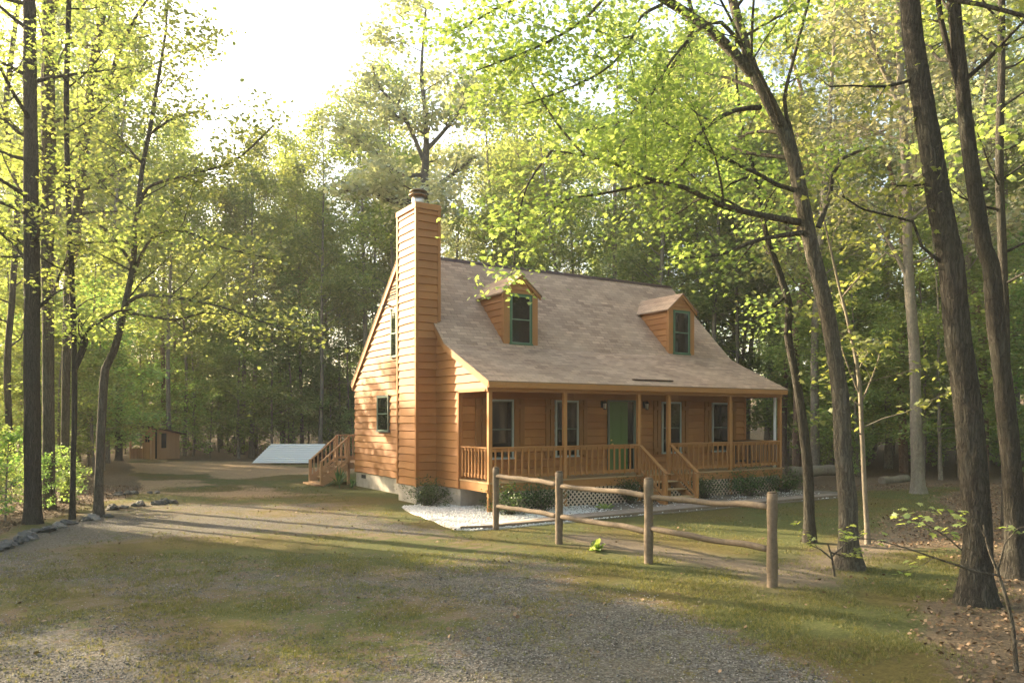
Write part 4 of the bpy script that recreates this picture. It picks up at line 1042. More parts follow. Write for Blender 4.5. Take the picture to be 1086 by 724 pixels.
# understory walls
forest(46, 40, 58, 90, 460, ['U0', 'U1', 'U2', 'U0', 'U2'], .7, 1.15, 1.2, 11)
forest(18, 40, 60, 430, 830, ['U0', 'U1', 'U2'], .8, 1.2, 1.5, 12)
forest(34, 26, 50, 820, 1110, ['U0', 'U1', 'U2', 'U2'], .6, 1.1, 1.3, 13)
forest(22, 24, 42, -50, 110, ['U0', 'U1', 'U2', 'U1'], .5, 1.0, 1.3, 14)
forest(30, 60, 95, -60, 1140, ['U0', 'U2'], 1., 1.5, 2.0, 15)
forest(26, 40, 50, 60, 460, ['S0', 'S1'], .7, 1.3, .8, 16)
forest(12, 15, 34, -420, -20, ['U0', 'U1', 'U2'], .6, 1.0, 1.6, 19)
forest(6, 25, 34, 20, 100, ['U1', 'U0'], .5, .8, 1.4, 20)
forest(16, 26, 40, 840, 1110, ['S0', 'S1'], .5, 1.1, .8, 17)
forest(16, 15, 30, -40, 90, ['S0', 'S1'], .3, .6, .8, 18)
# outside the frame: woods that filter the low sun and shade the near ground
rf = random.Random(5)
def ring(n, codes, f, seed, smin=.8, smax=1.05, gap=3.):
    global rf
    rf = random.Random(seed); c = tr_ = 0
    while c < n and tr_ < 4000:
        tr_ += 1; x, y = w2(rf.uniform(-60, 54), rf.uniform(-35, 60)); r, d = rd(x, y)
        if not f(r, d, x, y) or not free(x, y, gap) or in_lane(x, y, 5): continue
        put(rf.choice(codes), x, y, rf.uniform(smin, smax)); c += 1
inview = lambda r, d: d > 0 and abs(r) < .72 * d + 1
ring(14, MIXL, lambda r, d, x, y: not inview(r, d) and r < -13 and d > 4 and r > -42, 37, .75, 1.0, 3.4)
ring(34, MIXL + ['U0', 'U1'], lambda r, d, x, y: not inview(r, d) and -32 < d < -5 and abs(r) < 32, 32, .8, 1., 3)
ring(30, MIXL, lambda r, d, x, y: not inview(r, d) and r > 9 and d > -30 and r < 36, 33, .8, 1., 3.2)

ring(22, ['A0', 'A1', 'A2', 'A3', 'U2'], lambda r, d, x, y: not inview(r, d) and 22 < r < 52 and -18 < d < 22, 34, .8, 1., 2.6)
# ---- traced near trees
def trace(pts, d, gd=None):
    """(u, v, width px) list -> points and radii at distance d (or per-point d)"""
    P_, R_ = [], []
    for q in pts:
        dd = q[3] if len(q) > 3 else d
        P_.append(at(q[0], q[1], dd)); R_.append(q[2] / 2 * dd / F)
    return P_, R_
def densify(P_, R_, step):
    n = len(P_); out, ro = [], []
    for i in range(n - 1):
        p0, p1, p2, p3 = P_[max(i - 1, 0)], P_[i], P_[i + 1], P_[min(i + 2, n - 1)]
        k = max(1, int((p2 - p1).length / step))
        for j in range(k):
            t_ = j / k; t2, t3 = t_ * t_, t_ ** 3
            out.append(.5 * ((2 * p1) + (p2 - p0) * t_ + (2 * p0 - 5 * p1 + 4 * p2 - p3) * t2 + (3 * p1 - p0 - 3 * p2 + p3) * t3)); ro.append(R_[i] + (R_[i + 1] - R_[i]) * t_)
    out.append(P_[-1]); ro.append(R_[-1]); return out, ro
def bark_tube(mb, P_, R_, sides=40, step=.035, amp=.10, seed=0):
    """trunk with real furrows"""
    P2, R2 = densify(P_, R_, step); o = len(mb.v); k = len(P2); n = sides
    ref = Vector((.2, .9, .1)).normalized()
    for i, p in enumerate(P2):
        d = (P2[min(i + 1, k - 1)] - P2[max(i - 1, 0)]).normalized(); a = d.cross(ref).normalized(); b = d.cross(a); r = R2[i]
        for j in range(n):
            t_ = 2 * math.pi * j / n; ct, st_ = math.cos(t_), math.sin(t_)
            w = mnoise.noise((ct * r * 22 + seed, st_ * r * 22, p.z * 5)) ; w2_ = mnoise.noise((ct * r * 34, st_ * r * 34 + seed, p.z * 7)); w3 = mnoise.noise((ct * 1.3 + seed, st_ * 1.3, p.z * 1.1))
            rr2 = r * (1 + amp * .8 * (1 - 2.4 * abs(w)) + amp * .5 * w2_ + .09 * w3)
            q = p + a * (ct * rr2) + b * (st_ * rr2); mb.v.append((q.x, q.y, q.z))
    for i in range(k - 1):
        for j in range(n):
            mb.f.append((o + i * n + j, o + i * n + (j + 1) % n, o + (i + 1) * n + (j + 1) % n, o + (i + 1) * n + j)); mb.mi.append(0); mb.sm.append(True)
def near_tree(name, label, trunk, d, limbs=(), bark='bark', seed=1, extra=10, ew=2.2, z_from=3.0, top=15., leaf='leaf_spring', per=5, size=.085, sig=.16, shape=LEAF_M, flare=1.5, sides=28, amp=.07, limb_dens=1.5, group=None, up=.03, limb_ml=2, step=.05, ang=(.9, 1.4), tilt=.6, cat='tree'):
    T = Tree(seed); R = T.rng
    P_, R_ = trace(trunk, d); R_ = [r_ * .82 for r_ in R_]
    P_[0] = P_[0] - Vector((0, 0, .12))
    # flare at the foot
    P2, R2 = densify(P_, R_, .12)
    z0 = P2[0].z
    for i in range(len(P2)):
        h = P2[i].z - z0 - .12
        if h < .6: R2[i] *= 1 + (flare - 1) * max(0, 1 - h / .6) ** 2
    # carry on above the frame
    q = P2[-1].copy(); dd = (P2[-1] - P2[max(-6, -len(P2))]).normalized(); r = R2[-1]
    if top > q.z + 1:
        n = int((top - q.z) / .5); r_0 = r
        for i in range(n):
            dd = (dd + Vector((R.gauss(0, .05), R.gauss(0, .05), .06))).normalized(); q = q + dd * .5; P2.append(q.copy()); R2.append(max(.015, r_0 * (1 - (i + 1) / n * .85)))
    bark_tube(T.mb, P2, R2, sides, step, amp, seed * 3.7)
    for lb in limbs:
        lp, lr = trace(lb['p'], d); L = sum((lp[i + 1] - lp[i]).length for i in range(len(lp) - 1))
        lp, lr = densify(lp, lr, .18)
        T.mb.tube(lp, lr, 8 if max(lr) > .03 else 5, cap=False)
        T.children(lp, lr, L, 1, lb.get('ml', limb_ml) , up, .3, .16, lb.get('dens', limb_dens), (.6, 1.1), lb.get('ratio', .45), lb.get('start', .25), .6)
        for i in range(len(lp) * 2 // 3, len(lp)): T.an.append((lp[i], Vector((0, 0, 1)), 1))
    zt = P2[-1].z; cand = [i for i in range(len(P2)) if P2[i].z > z_from]
    for j in range(extra):
        i = cand[min(len(cand) - 1, int((j + R.random()) / extra * len(cand)))]; az = R.uniform(0, 6.283); an_ = R.uniform(*ang)
        L = ew * R.uniform(.6, 1.15) * (1.15 - .6 * (P2[i].z - z_from) / max(1, zt - z_from))
        T.branch(P2[i], Vector((math.cos(az) * math.sin(an_), math.sin(az) * math.sin(an_), math.cos(an_))), L, min(R2[i] * .4, .05), 1, 2, up, .35, .15, 1.6, (.6, 1.1), .48)
    bx_, by_ = P_[0].x, P_[0].y; off = Vector((bx_, by_, 0)); 
    T.mb.v = [(v[0] - bx_, v[1] - by_, v[2]) for v in T.mb.v]
    an2 = [(a[0] - off, a[1], a[2]) for a in T.an]
    e = empty(name, (bx_, by_, 0)); tag(e, label, cat, group)
    used_xy.append((bx_, by_))
    link('trunk', smooth_(T.mb.mesh('trunk', M[bark])), e)
    if per: link('crown', leaves('crown', an2, np.random.default_rng(seed), per, sig, size, shape, M[leaf], tilt), e)
    return e, T
# right hand trees
near_tree('oak_tree', 'bent forked tree right of the porch, its long low limbs reaching over the roof',
    [(901, 603, 25), (899.5, 560, 23), (899, 529, 22), (894, 479, 20.5), (892, 429, 20), (887, 389, 19), (879.5, 345, 18), (871, 305, 18), (861, 265, 18), (852, 221, 17.5), (841, 168, 16.5), (823.5, 124, 15.5), (801, 79.5, 14), (788, 40, 12), (777, 0, 11), (768, -40, 10)], 11.62,
    [dict(p=[(797, 78, 11), (766, 44, 11), (739.5, 22, 10), (702, -2, 9), (660, -25, 7, 11.0), (610, -35, 5, 10.6)], dens=1.8),
     dict(p=[(850, 236, 8), (806, 228, 6.5, 11.4), (762, 216.5, 6, 11.1), (726, 199, 5, 10.9), (695, 192, 4, 10.7), (660, 177, 3, 10.5), (620, 165, 2.4, 10.3), (585, 160, 1.6, 10.2)], dens=2.1, ratio=.5),
     dict(p=[(695, 192, 3.4, 10.7), (665, 200, 3, 10.6), (630, 207, 2.5, 10.5), (600, 212, 2, 10.4), (570, 235, 1.5, 10.3)], dens=2.2),
     dict(p=[(855, 246, 6), (806, 254, 4.5, 11.3), (762, 270, 3.5, 11.0), (717, 274, 2, 10.8)], dens=.9, ml=2),
     dict(p=[(868, 241, 6), (881, 203, 5), (883, 185, 4.5), (894, 168, 4), (921, 157, 2.5)], dens=1.2),
     dict(p=[(806, 114, 6), (780, 117, 5, 11.4), (755, 130, 4.5, 11.2), (738, 147, 4, 11.1), (725, 172, 3, 11.0), (700, 195, 2, 10.8)], dens=2.0),
     dict(p=[(845, 165, 5), (838, 135, 4.5), (832, 105, 4, 11.5), (845, 50, 3.5, 11.4), (858, 0, 3, 11.3), (870, -40, 2.5)], dens=1.5),
     dict(p=[(788, 50, 5), (765, 24, 4, 11.2), (750, 25, 3, 11), (715, 60, 3, 10.6), (680, 120, 2, 10.3), (655, 160, 1.5, 10.2)], dens=2.2, ratio=.55),
     dict(p=[(702, 5, 4, 11.3), (680, 18, 3.5, 11), (665, 50, 3, 10.7), (640, 75, 2.5, 10.4), (600, 95, 2, 10.2), (560, 110, 1.5, 10)], dens=2.6, ratio=.5),
     dict(p=[(660, -25, 4, 11.0), (620, 20, 3.5, 10.6), (580, 45, 3, 10.3), (540, 62, 2.4, 10), (505, 75, 1.6, 9.8)], dens=3.2, ratio=.5),
     dict(p=[(655, -30, 4, 11.0), (600, -20, 3.5, 10.8), (545, 0, 3, 10.6), (500, 25, 2.4, 10.4), (470, 45, 1.6, 10.2)], dens=2.8, ratio=.45),
     dict(p=[(620, 165, 3, 10.3), (590, 130, 2.5, 10.5), (565, 90, 2, 10.8), (550, 60, 1.5, 11)], dens=3, ratio=.5),
     dict(p=[(739, 22, 5, 11.3), (720, 60, 4, 11.6), (690, 100, 3, 11.9), (655, 130, 2.4, 12.2), (610, 140, 1.6, 12.5)], dens=3, ratio=.5),
     dict(p=[(585, 160, 3, 10.2), (560, 195, 2.4, 10.1), (548, 240, 2, 10.0), (545, 285, 1.4, 9.9)], dens=2.6, ratio=.4)],
    'bark', 3, 12, 3.2, 5.5, 14., 'leaf_spring', 34, .072, .24, LEAF_M, 1.7, 32, .07, group=None)
near_tree('oak_tree', 'thick dark furrowed trunk nearest the viewer on the right, leaning slightly left',
    [(1036, 640, 39), (1036, 605, 36), (1037, 575, 34), (1034, 529, 32.5), (1026, 429, 31), (1016, 355, 30), (1009, 280, 29), (998, 221, 27.5), (982.6, 132.6, 25), (969, 44, 23), (965, 0, 22), (960, -50, 21)], 9.43,
    [dict(p=[(1003, 281, 4), (978, 262, 3.2), (968, 235, 3), (940, 228, 2.6), (915, 222, 2.2), (893, 208, 1.6)], dens=1.2, ml=2),
     dict(p=[(992, 193, 3.5), (970, 197, 2.6), (951, 197, 2)], dens=.8),
     dict(p=[(968, 85, 3.5), (940, 92, 3), (905, 91, 2), (880, 92, 1.4)], dens=1.6),
     dict(p=[(978, -12, 5.5), (1010, 0, 5, 9.2), (1040, 5, 4.5, 9.), (1086, 17, 4, 8.8), (1140, 28, 3, 8.6)], dens=1.3)],
    'bark_dark', 5, 9, 3., 7.5, 14., 'leaf_spring', 20, .075, .24, LEAF_M, 1.45, 44, .085, step=.035)
near_tree('oak_tree', 'second dark furrowed trunk at the right edge, just behind the thickest one',
    [(1078, 612, 26), (1077, 578, 24), (1073.5, 504, 22.5), (1063.6, 404, 21), (1056, 340, 20), (1051, 280, 19), (1044.5, 265, 18.5), (1029, 168, 17), (1020, 88, 16), (1011, 0, 15), (1006, -50, 14)], 11.0,
    [dict(p=[(1016, 95, 4), (1006, 55, 6), (996, 10, 5.5), (992, -40, 5)], dens=.8)],
    'bark_dark', 7, 8, 2.8, 7, 15., 'leaf_spring', 20, .075, .24, LEAF_M, 1.5, 36, .08)
near_tree('oak_tree', 'slim straight dark trunk at the right edge behind the two thick ones',
    [(1068, 562, 12), (1067, 450, 11), (1065, 320, 10.5), (1060, 176, 9.5), (1062, 80, 9), (1062, 0, 8.5), (1062, -60, 8)], 15.9,
    [dict(p=[(1064, 190, 3), (1085, 175, 2.5), (1110, 160, 2)], dens=1.5)],
    'bark_dark', 8, 14, 3., 5, 17., 'leaf_spring', 9, .12, .28, LEAF_C, 1.3, 20, .05)
near_tree('oak_tree', 'slender crooked dark tree between the porch and the bent forked tree',
    [(859, 575, 15), (858, 540, 13.5), (857, 504, 12.5), (852, 454, 11.5), (844.7, 404, 10.5), (835.7, 354.6, 9.5), (837, 325, 9), (827, 290, 8), (812.5, 247.5, 6.5), (801, 186, 5), (788, 141, 4), (781.5, 88, 3), (780, 40, 2.2)], 14.08,
    [dict(p=[(832, 315, 3.2), (815, 330, 2.6), (800, 338, 2)], dens=1.), dict(p=[(800, 186, 3), (775, 195, 2.2), (755, 215, 1.4)], dens=1.5)],
    'bark_dark', 9, 8, 1.8, 5, 9, 'leaf_spring', 18, .07, .2, LEAF_C, 1.35, 22, .06)
near_tree('sapling', 'thin pale sapling standing just right of the bent forked tree',
    [(921, 577, 6.5), (917, 519, 6), (914, 454, 5.5), (910, 394, 5), (899, 340, 4), (889, 300, 3.5), (880, 260, 3), (870, 215, 2)], 13.87,
    [dict(p=[(912, 430, 2), (925, 400, 1.8), (935, 370, 1.4)], dens=2.5), dict(p=[(912, 420, 2), (898, 385, 1.6), (890, 360, 1.2)], dens=2.5), dict(p=[(893, 315, 2), (915, 290, 1.6), (940, 268, 1.2)], dens=2.6)],
    'bark_mid', 10, 14, 1.3, 1.8, 6.5, 'leaf_spring', 5, .11, .14, LEAF_M, 1.3, 12, .03)
near_tree('beech_tree', 'pale grey smooth trunk at the back edge of the right lawn',
    [(974, 523, 19), (973, 500, 15.5), (971.5, 454, 14), (970, 379.5, 13), (964, 295, 12), (962.7, 265, 11.5), (960.5, 177, 10.5), (956, 101, 9.5), (953, 30, 8.5), (950, -40, 7.5)], 23.24,
    [dict(p=[(965, 300, 5), (950, 270, 4), (930, 235, 3), (905, 200, 2)], dens=1.3), dict(p=[(958, 120, 5), (930, 60, 4), (915, 10, 3)], dens=1.3)],
    'bark_pale', 11, 20, 3.2, 7, 19, 'leaf_pale', 10, .13, .35, LEAF_C, 1.3, 20, .02)
# left hand trees
near_tree('oak_tree', 'thick dark trunk nearest the rock border on the left, fully straight',
    [(35, 556, 21), (34.5, 500, 19), (34, 400, 19), (34, 300, 18), (33, 200, 16.5), (32, 100, 15), (31, 0, 14), (30, -60, 13)], 16.6,
    [dict(p=[(34, 270, 3), (20, 272, 2.5), (0, 272, 2), (-30, 270, 1.5)], dens=2.), dict(p=[(36, 230, 3), (55, 205, 2.5), (80, 190, 2)], dens=2.4), dict(p=[(36, 330, 3), (60, 310, 2.5), (85, 300, 1.6)], dens=2.4)],
    'bark_dark', 21, 16, 2.8, 4.5, 17, 'leaf_spring', 18, .085, .280, LEAF_M, 1.25, 24, .06)
near_tree('oak_tree', 'grey trunk standing just right of and behind the thick left trunk',
    [(52, 542, 15), (51.5, 450, 14), (51, 350, 13.5), (50, 260, 14), (52, 180, 16), (51, 100, 15.5), (52, 0, 14.5), (52, -60, 13.5)], 19.17,
    [dict(p=[(55, 190, 4), (75, 165, 3), (92, 140, 2)], dens=2.)],
    'bark', 22, 16, 3., 6, 18, 'leaf_spring', 18, .085, .282, LEAF_C, 1.25, 20, .05)
near_tree('oak_tree', 'straight trunk in the left clump that leans right near the top of the picture',
    [(68, 533, 10.5), (69, 470, 9.5), (70, 400, 9.5), (73, 300, 11), (78, 250, 12), (85, 199, 12), (91, 145, 11.5), (97, 83, 11), (106, 30, 9.5), (110, 0, 9), (116, -50, 8)], 20.66,
    [dict(p=[(93, 130, 5), (112, 95, 4.5), (128, 50, 4), (148, 12, 3), (165, -10, 2)], dens=1.8), dict(p=[(84, 205, 4), (110, 190, 3), (140, 175, 2)], dens=2.2)],
    'bark', 23, 16, 3.2, 7, 18, 'leaf_oak', 18, .085, .32, LEAF_C, 1.25, 18, .05)
near_tree('oak_tree', 'thin trunk second from the right in the left clump, behind the rock border',
    [(76.5, 550, 7.5), (77.5, 500, 6.5), (79, 400, 6.5), (76, 290, 6.5), (72, 200, 6.5), (70.5, 100, 6.5), (73, 0, 6), (74, -50, 6)], 17.37,
    [dict(p=[(79, 385, 4.5), (86, 372, 4.5), (90, 352, 4.5), (103, 342, 4), (112, 337, 3.4), (125, 330, 2.4), (140, 328, 1.6)], dens=2.), dict(p=[(79, 395, 4), (92, 362, 3.5), (86, 345, 3), (80, 330, 2)], dens=2.)],
    'bark_dark', 24, 14, 2.4, 3.6, 15, 'leaf_spring', 17, .085, .26, LEAF_M, 1.25, 14, .05)
near_tree('oak_tree', 'crooked slender trunk on the left nearest the drive, with long limbs spreading right',
    [(104.5, 548, 12), (105, 505, 10.5), (110, 405, 10), (113, 388, 9.5), (121, 371, 9), (128, 345, 8.5), (132.7, 323, 8), (141, 281, 7), (143, 240, 6), (145, 232, 6), (151, 178, 5.5), (159, 137, 5), (168, 83, 4), (176, 33, 3)], 17.88,
    [dict(p=[(137, 320, 4.5), (150, 313, 4, 17.5), (175, 314, 3.6, 17.2), (207, 319, 3.2, 17), (240, 327, 2.6, 16.8), (275, 340, 2, 16.6), (310, 350, 1.4, 16.5)], dens=2.4, ratio=.4),
     dict(p=[(134, 332, 4), (150, 334, 3.4, 18), (186, 339, 2.6, 18.2), (215, 332, 2, 18.4), (250, 335, 1.4, 18.6)], dens=2.4, ratio=.4),
     dict(p=[(139, 300, 4), (150, 270, 3.6), (165, 250, 3), (195, 245, 2.6, 17.6), (235, 262, 2, 17.4), (290, 275, 1.2, 17.2)], dens=2.4, ratio=.4),
     dict(p=[(147, 225, 4), (157, 199, 3.4), (200, 185, 3, 17.6), (249, 170, 2.4, 17.4), (290, 133, 1.6, 17.2)], dens=2.4, ratio=.45),
     dict(p=[(158, 143, 3), (185, 125, 2.4), (215, 118, 1.6)], dens=2.5), dict(p=[(141, 282, 4), (128, 262, 3), (118, 248, 2.4), (100, 235, 1.6)], dens=2.2), dict(p=[(152, 175, 3), (130, 150, 2.2), (115, 130, 1.5)], dens=2.5)],
    'bark', 25, 14, 2.2, 5., 15., 'leaf_oak', 18, .08, .26, LEAF_C, 1.3, 22, .05, limb_ml=2)
near_tree('oak_tree', 'leaning dark slim trunk at the far left edge behind the thick trunk',
    [(17, 516, 9), (13, 490, 8), (9, 440, 8), (8, 380, 8), (14, 300, 7), (18, 200, 7), (6, 130, 6), (12, 60, 6), (20, 0, 5), (24, -40, 5)], 25.,
    [], 'bark_dark', 26, 18, 3., 4, 17, 'leaf_spring', 6, .13, .22, LEAF_C, 1.3, 14, .04)
near_tree('pine_tree', 'straight dark trunk left of the shed, rising from the clearing edge',
    [(126, 489, 9), (126, 430, 8), (126, 330, 7.5), (125, 240, 7), (124, 120, 6), (124, 0, 5.5)], 39.,
    [], 'bark_dark', 27, 22, 3.6, 9, 23, 'leaf_oak', 8, .15, .3, LEAF_C, 1.3, 12, .03)
# the feathery tall tree behind the chimney
near_tree('pine_tree', 'tall feathery pale tree rising behind the chimney to the top of the picture',
    [(447, 470, 17), (449, 300, 15), (450, 200, 11), (452, 150, 7.5), (450, 110, 5.5), (447, 80, 4.5), (449, 40, 3), (452, 8, 2)], 33.,
    [dict(p=[(450, 172, 5), (432, 130, 4), (418, 110, 3), (402, 92, 2), (395, 70, 1.5)], dens=1.6), dict(p=[(452, 185, 5), (425, 185, 4), (400, 165, 3), (375, 145, 2), (358, 130, 1.5)], dens=1.6), dict(p=[(451, 160, 5), (470, 140, 4), (492, 110, 3), (495, 90, 2)], dens=1.6),
     dict(p=[(450, 212, 5), (420, 215, 4), (385, 200, 3), (360, 205, 2)], dens=1.6), dict(p=[(452, 205, 5), (480, 185, 4), (505, 165, 3)], dens=1.6)],
    'bark', 28, 14, 3.4, 9.5, 20.5, 'leaf_pale', 18, .16, .36, LEAF_C, 1.2, 16, .04)

# foreground leafy shrub at lower right
near_tree('dogwood_sapling', 'small leafy sapling in the right foreground with thin branches reaching left', 
    [(1078, 705, 6), (1074, 665, 5), (1066, 630, 4.5), (1058, 606, 4), (1048, 580, 3), (1043, 556, 2)], 6.9,
    [dict(p=[(1060, 610, 3), (1030, 604, 2.4), (1000, 594, 2), (965, 582, 1.6), (930, 572, 1.2), (905, 570, 1)], dens=1.6, ratio=.25),
     dict(p=[(1020, 583, 2), (1005, 570, 1.6), (990, 560, 1.3), (975, 552, 1)], dens=2.6, ratio=.3),
     dict(p=[(1058, 606, 2.4), (1066, 575, 2), (1080, 560, 1.5), (1100, 555, 1)], dens=2.4, ratio=.4),
     dict(p=[(1048, 575, 2), (1035, 550, 1.6), (1015, 543, 1.2), (1000, 542, 1)], dens=3, ratio=.35)],
    'bark', 30, 0, 1, 5, 0, 'leaf_spring', 3, .075, .05, LEAF_M, 1.1, 10, .02, limb_ml=2, up=.02, tilt=.35, cat='sapling')
near_tree('dogwood_sapling', 'low leafy seedling growing against the foot of the bent forked tree',
    [(885, 603, 3), (882, 590, 2.4), (878, 577, 2)], 11.1,
    [dict(p=[(882, 592, 2), (870, 582, 1.5), (858, 577, 1)], dens=4, ratio=.4), dict(p=[(882, 590, 2), (898, 575, 1.5), (915, 566, 1)], dens=4, ratio=.4), dict(p=[(880, 585, 2), (895, 590, 1.5), (912, 592, 1)], dens=4, ratio=.4)],
    'bark', 31, 0, 1, 5, 0, 'leaf_spring', 4, .08, .05, LEAF_M, 1.1, 8, .02, limb_ml=2, tilt=.35, cat='seedling')

# ------------------------------------------------------------------ bushes at the house
def bush(name, label, x, y, w, h, seed, group=None, open_=False, n=2600):
    rng = np.random.default_rng(seed); T = Tree(seed); R = T.rng
    for k in range(26):
        az = R.uniform(0, 6.28); an_ = R.uniform(.1, 1.0); L = h * R.uniform(.7, 1.0)
        T.branch(Vector((R.gauss(0, .05), R.gauss(0, .05), 0)), Vector((math.cos(az) * math.sin(an_), math.sin(az) * math.sin(an_), math.cos(an_))), L, .012, 1, 2, .03, .12, .15, 6, (.4, .9), .4)
    e = empty(name, (x, y, 0)); tag(e, label, 'bush', group)
    e.scale = (w / h / 1.25, w / h / 1.25, 1)
    link('stem', T.mb.mesh('stem', M['bark']), e)
    link('foliage', leaves('foliage', T.an, rng, 6 if not open_ else 5, .045, .05, LEAF_Q, M['leaf_bush'], 1.0, 1.), e)
def bpos(u, y): 
    t_ = (u - U0) / F; dy = y - CAM[1]; dx = dy * (SN + t_ * CS) / (CS - t_ * SN); return dx + CAM[0]
bush('evergreen_bush', 'rounded evergreen bush against the foot of the chimney on white gravel', -.62, 2.15, 1.0, .62, 41)
for u, y, w, h, lb, sd_ in ((541, -.55, .95, .62, 'leftmost evergreen bush in front of the porch lattice, by the first fence post', 42), (577, -.38, .85, .66, 'evergreen bush between the first two fence posts, below the porch rail', 43),
                           (669, -.35, .75, .62, 'small evergreen bush just left of the front steps', 44), (749, -.45, .75, .6, 'evergreen bush just right of the front steps', 45),
                           (795, -.55, 1.15, .62, 'wide dark evergreen bush below the right end of the porch', 46), (832, -.45, .95, .62, 'open twiggy bush beyond the right corner of the porch', 47)):
    bush('evergreen_bush', lb, bpos(u, y), y, w, h, sd_)
# yucca by the back steps
T = MB(); R = random.Random(9)
for k in range(46):
    az = R.uniform(0, 6.28); an_ = R.uniform(.15, 1.35); L = R.uniform(.5, .75); d = Vector((math.cos(az) * math.sin(an_), math.sin(az) * math.sin(an_), math.cos(an_))); s_ = Vector((-math.sin(az), math.cos(az), 0))
    pts = [Vector((0, 0, .08)) + d * (L * t_) - Vector((0, 0, .25 * t_ * t_ * math.sin(an_))) for t_ in (0, .35, .7, 1)]
    wd = [.018, .026, .018, .002]; o = []
    for p, w in zip(pts, wd): o += [p - s_ * w, p + Vector((0, 0, -.006)), p + s_ * w]
    T.add(o, [(3 * i, 3 * i + 1, 3 * i + 4, 3 * i + 3) for i in range(3)] + [(3 * i + 1, 3 * i + 2, 3 * i + 5, 3 * i + 4) for i in range(3)])
for i, (x, y, s_) in enumerate(((-.75, 8.55, 1.0), (-.55, 7.85, .6))):
    if i == 0: o = T.build('yucca', M['leaf_yucca'], None, recalc=False); ym = o.data
    else: o = link('yucca', ym)
    o.location = (x, y, 0); o.scale = (s_,) * 3; tag(o, ('large spiky yucca beside the back steps', 'small spiky yucca against the block foundation, right of the large one')[i], 'yucca')
# small leafy weeds
def weed(x, y, s_, seed, label):
    R = random.Random(seed); mb = MB()
    for k in range(22):
        az = R.uniform(0, 6.28); an_ = R.uniform(.2, 1.2); L = R.uniform(.12, .3); d = Vector((math.cos(az) * math.sin(an_), math.sin(az) * math.sin(an_), math.cos(an_))); sd2 = Vector((-math.sin(az), math.cos(az), 0))
        a = d * (L * .3); b = d * (L * .7) ; c_ = d * L - Vector((0, 0, .05)); w = L * .16
        mb.add([(0, 0, 0), a + sd2 * w, b + sd2 * w * .8, c_, b - sd2 * w * .8, a - sd2 * w], [(0, 1, 2, 3), (0, 3, 4, 5)])
    o = mb.build('weed', M['leaf_spring'], None, recalc=False); o.location = (x, y, .0); o.scale = (s_,) * 3; tag(o, label, 'weed')
weed(-1.02, -5.42, 1.15, 1, 'bright green leafy weed in the grass between the second and third fence posts')
weed(bpos(642, -.9), -.9, 1.1, 2, 'yellow-green leafy plant in the gravel bed in front of the lattice')
rf = random.Random(8)

# ------------------------------------------------------------------ rocks of the left border
def rock(x, y, s_, seed, label, grp):
    R = random.Random(seed); bm = bmesh.new(); bmesh.ops.create_icosphere(bm, subdivisions=3, radius=1)
    sx_, sy_, sz_ = s_ * R.uniform(.8, 1.3), s_ * R.uniform(.6, .9), s_ * R.uniform(.4, .65)
    for v in bm.verts:
        p = v.co.copy(); q = Vector((round(p.x * 1.7) / 1.7, round(p.y * 1.7) / 1.7, round(p.z * 1.7) / 1.7)); p = p.lerp(q, .45)
        n_ = mnoise.noise(p * 1.3 + Vector((seed, 0, 0))) * .3 + mnoise.noise(p * 4 + Vector((0, seed, 0))) * .07
        p *= (1 + n_); v.co = (p.x * sx_, p.y * sy_, p.z * sz_)
    me = bpy.data.meshes.new('rock'); bm.to_mesh(me); bm.free(); me.materials.append(M['rockd'] if R.random() < .55 else M['rockl'])
    o = link('rock', me); o.location = (x, y, gh(x, y) + sz_ * .45); o.rotation_euler = (R.uniform(-.2, .2), R.uniform(-.2, .2), R.uniform(0, 6.28)); tag(o, label, 'rock', grp)
for nm, ca, cb in (('rockd', (.06, .06, .057), (.13, .13, .12)), ('rockl', (.14, .133, .12), (.27, .255, .23))):
    m = mat('grey_stone' if nm == 'rockd' else 'pale_stone', ca, .9); t = NT(m); tc = t.n('TexCoord'); n_ = t.noise(tc.outputs['Object'], 6, 6, .7)
    t.l(t.ramp(n_, [(.3, ca), (.7, cb)]), t.p.inputs['Base Color']); t.bump(n_, .6, .03); M[nm] = m
def rockline(pts, step, smin, smax, seed, label, grp):
    R = random.Random(seed); n = 0
    P_ = [gpt(u, v) for u, v in pts]
    for a, b in zip(P_[:-1], P_[1:]):
        L = (b - a).length; k = max(1, int(L / step))
        for i in range(k):
            p = a.lerp(b, (i + R.random() * .6) / k); rock(p.x + R.gauss(0, .07), p.y + R.gauss(0, .07), R.uniform(smin, smax), seed * 100 + n, label, grp); n += 1
rockline([(0, 585), (22, 572), (48, 562), (62, 557), (90, 552)], .18, .07, .19, 3, 'grey rock in the border along the left edge of the drive', 'rocks bordering the drive on the left')
rockline([(98, 552), (118, 548)], .18, .07, .16, 4, 'grey rock heaped at the foot of the crooked slender trunk', 'rocks at the foot of the crooked trunk')
rockline([(116, 540), (140, 537), (165, 535), (186, 533)], .17, .07, .17, 5, 'dark rock in the row where the drive ends and the clearing starts', 'rocks along the end of the drive')
rockline([(120, 525), (140, 523), (172, 521)], .2, .07, .17, 6, 'pale rock in the short row out in the bare clearing', 'rocks in the clearing')

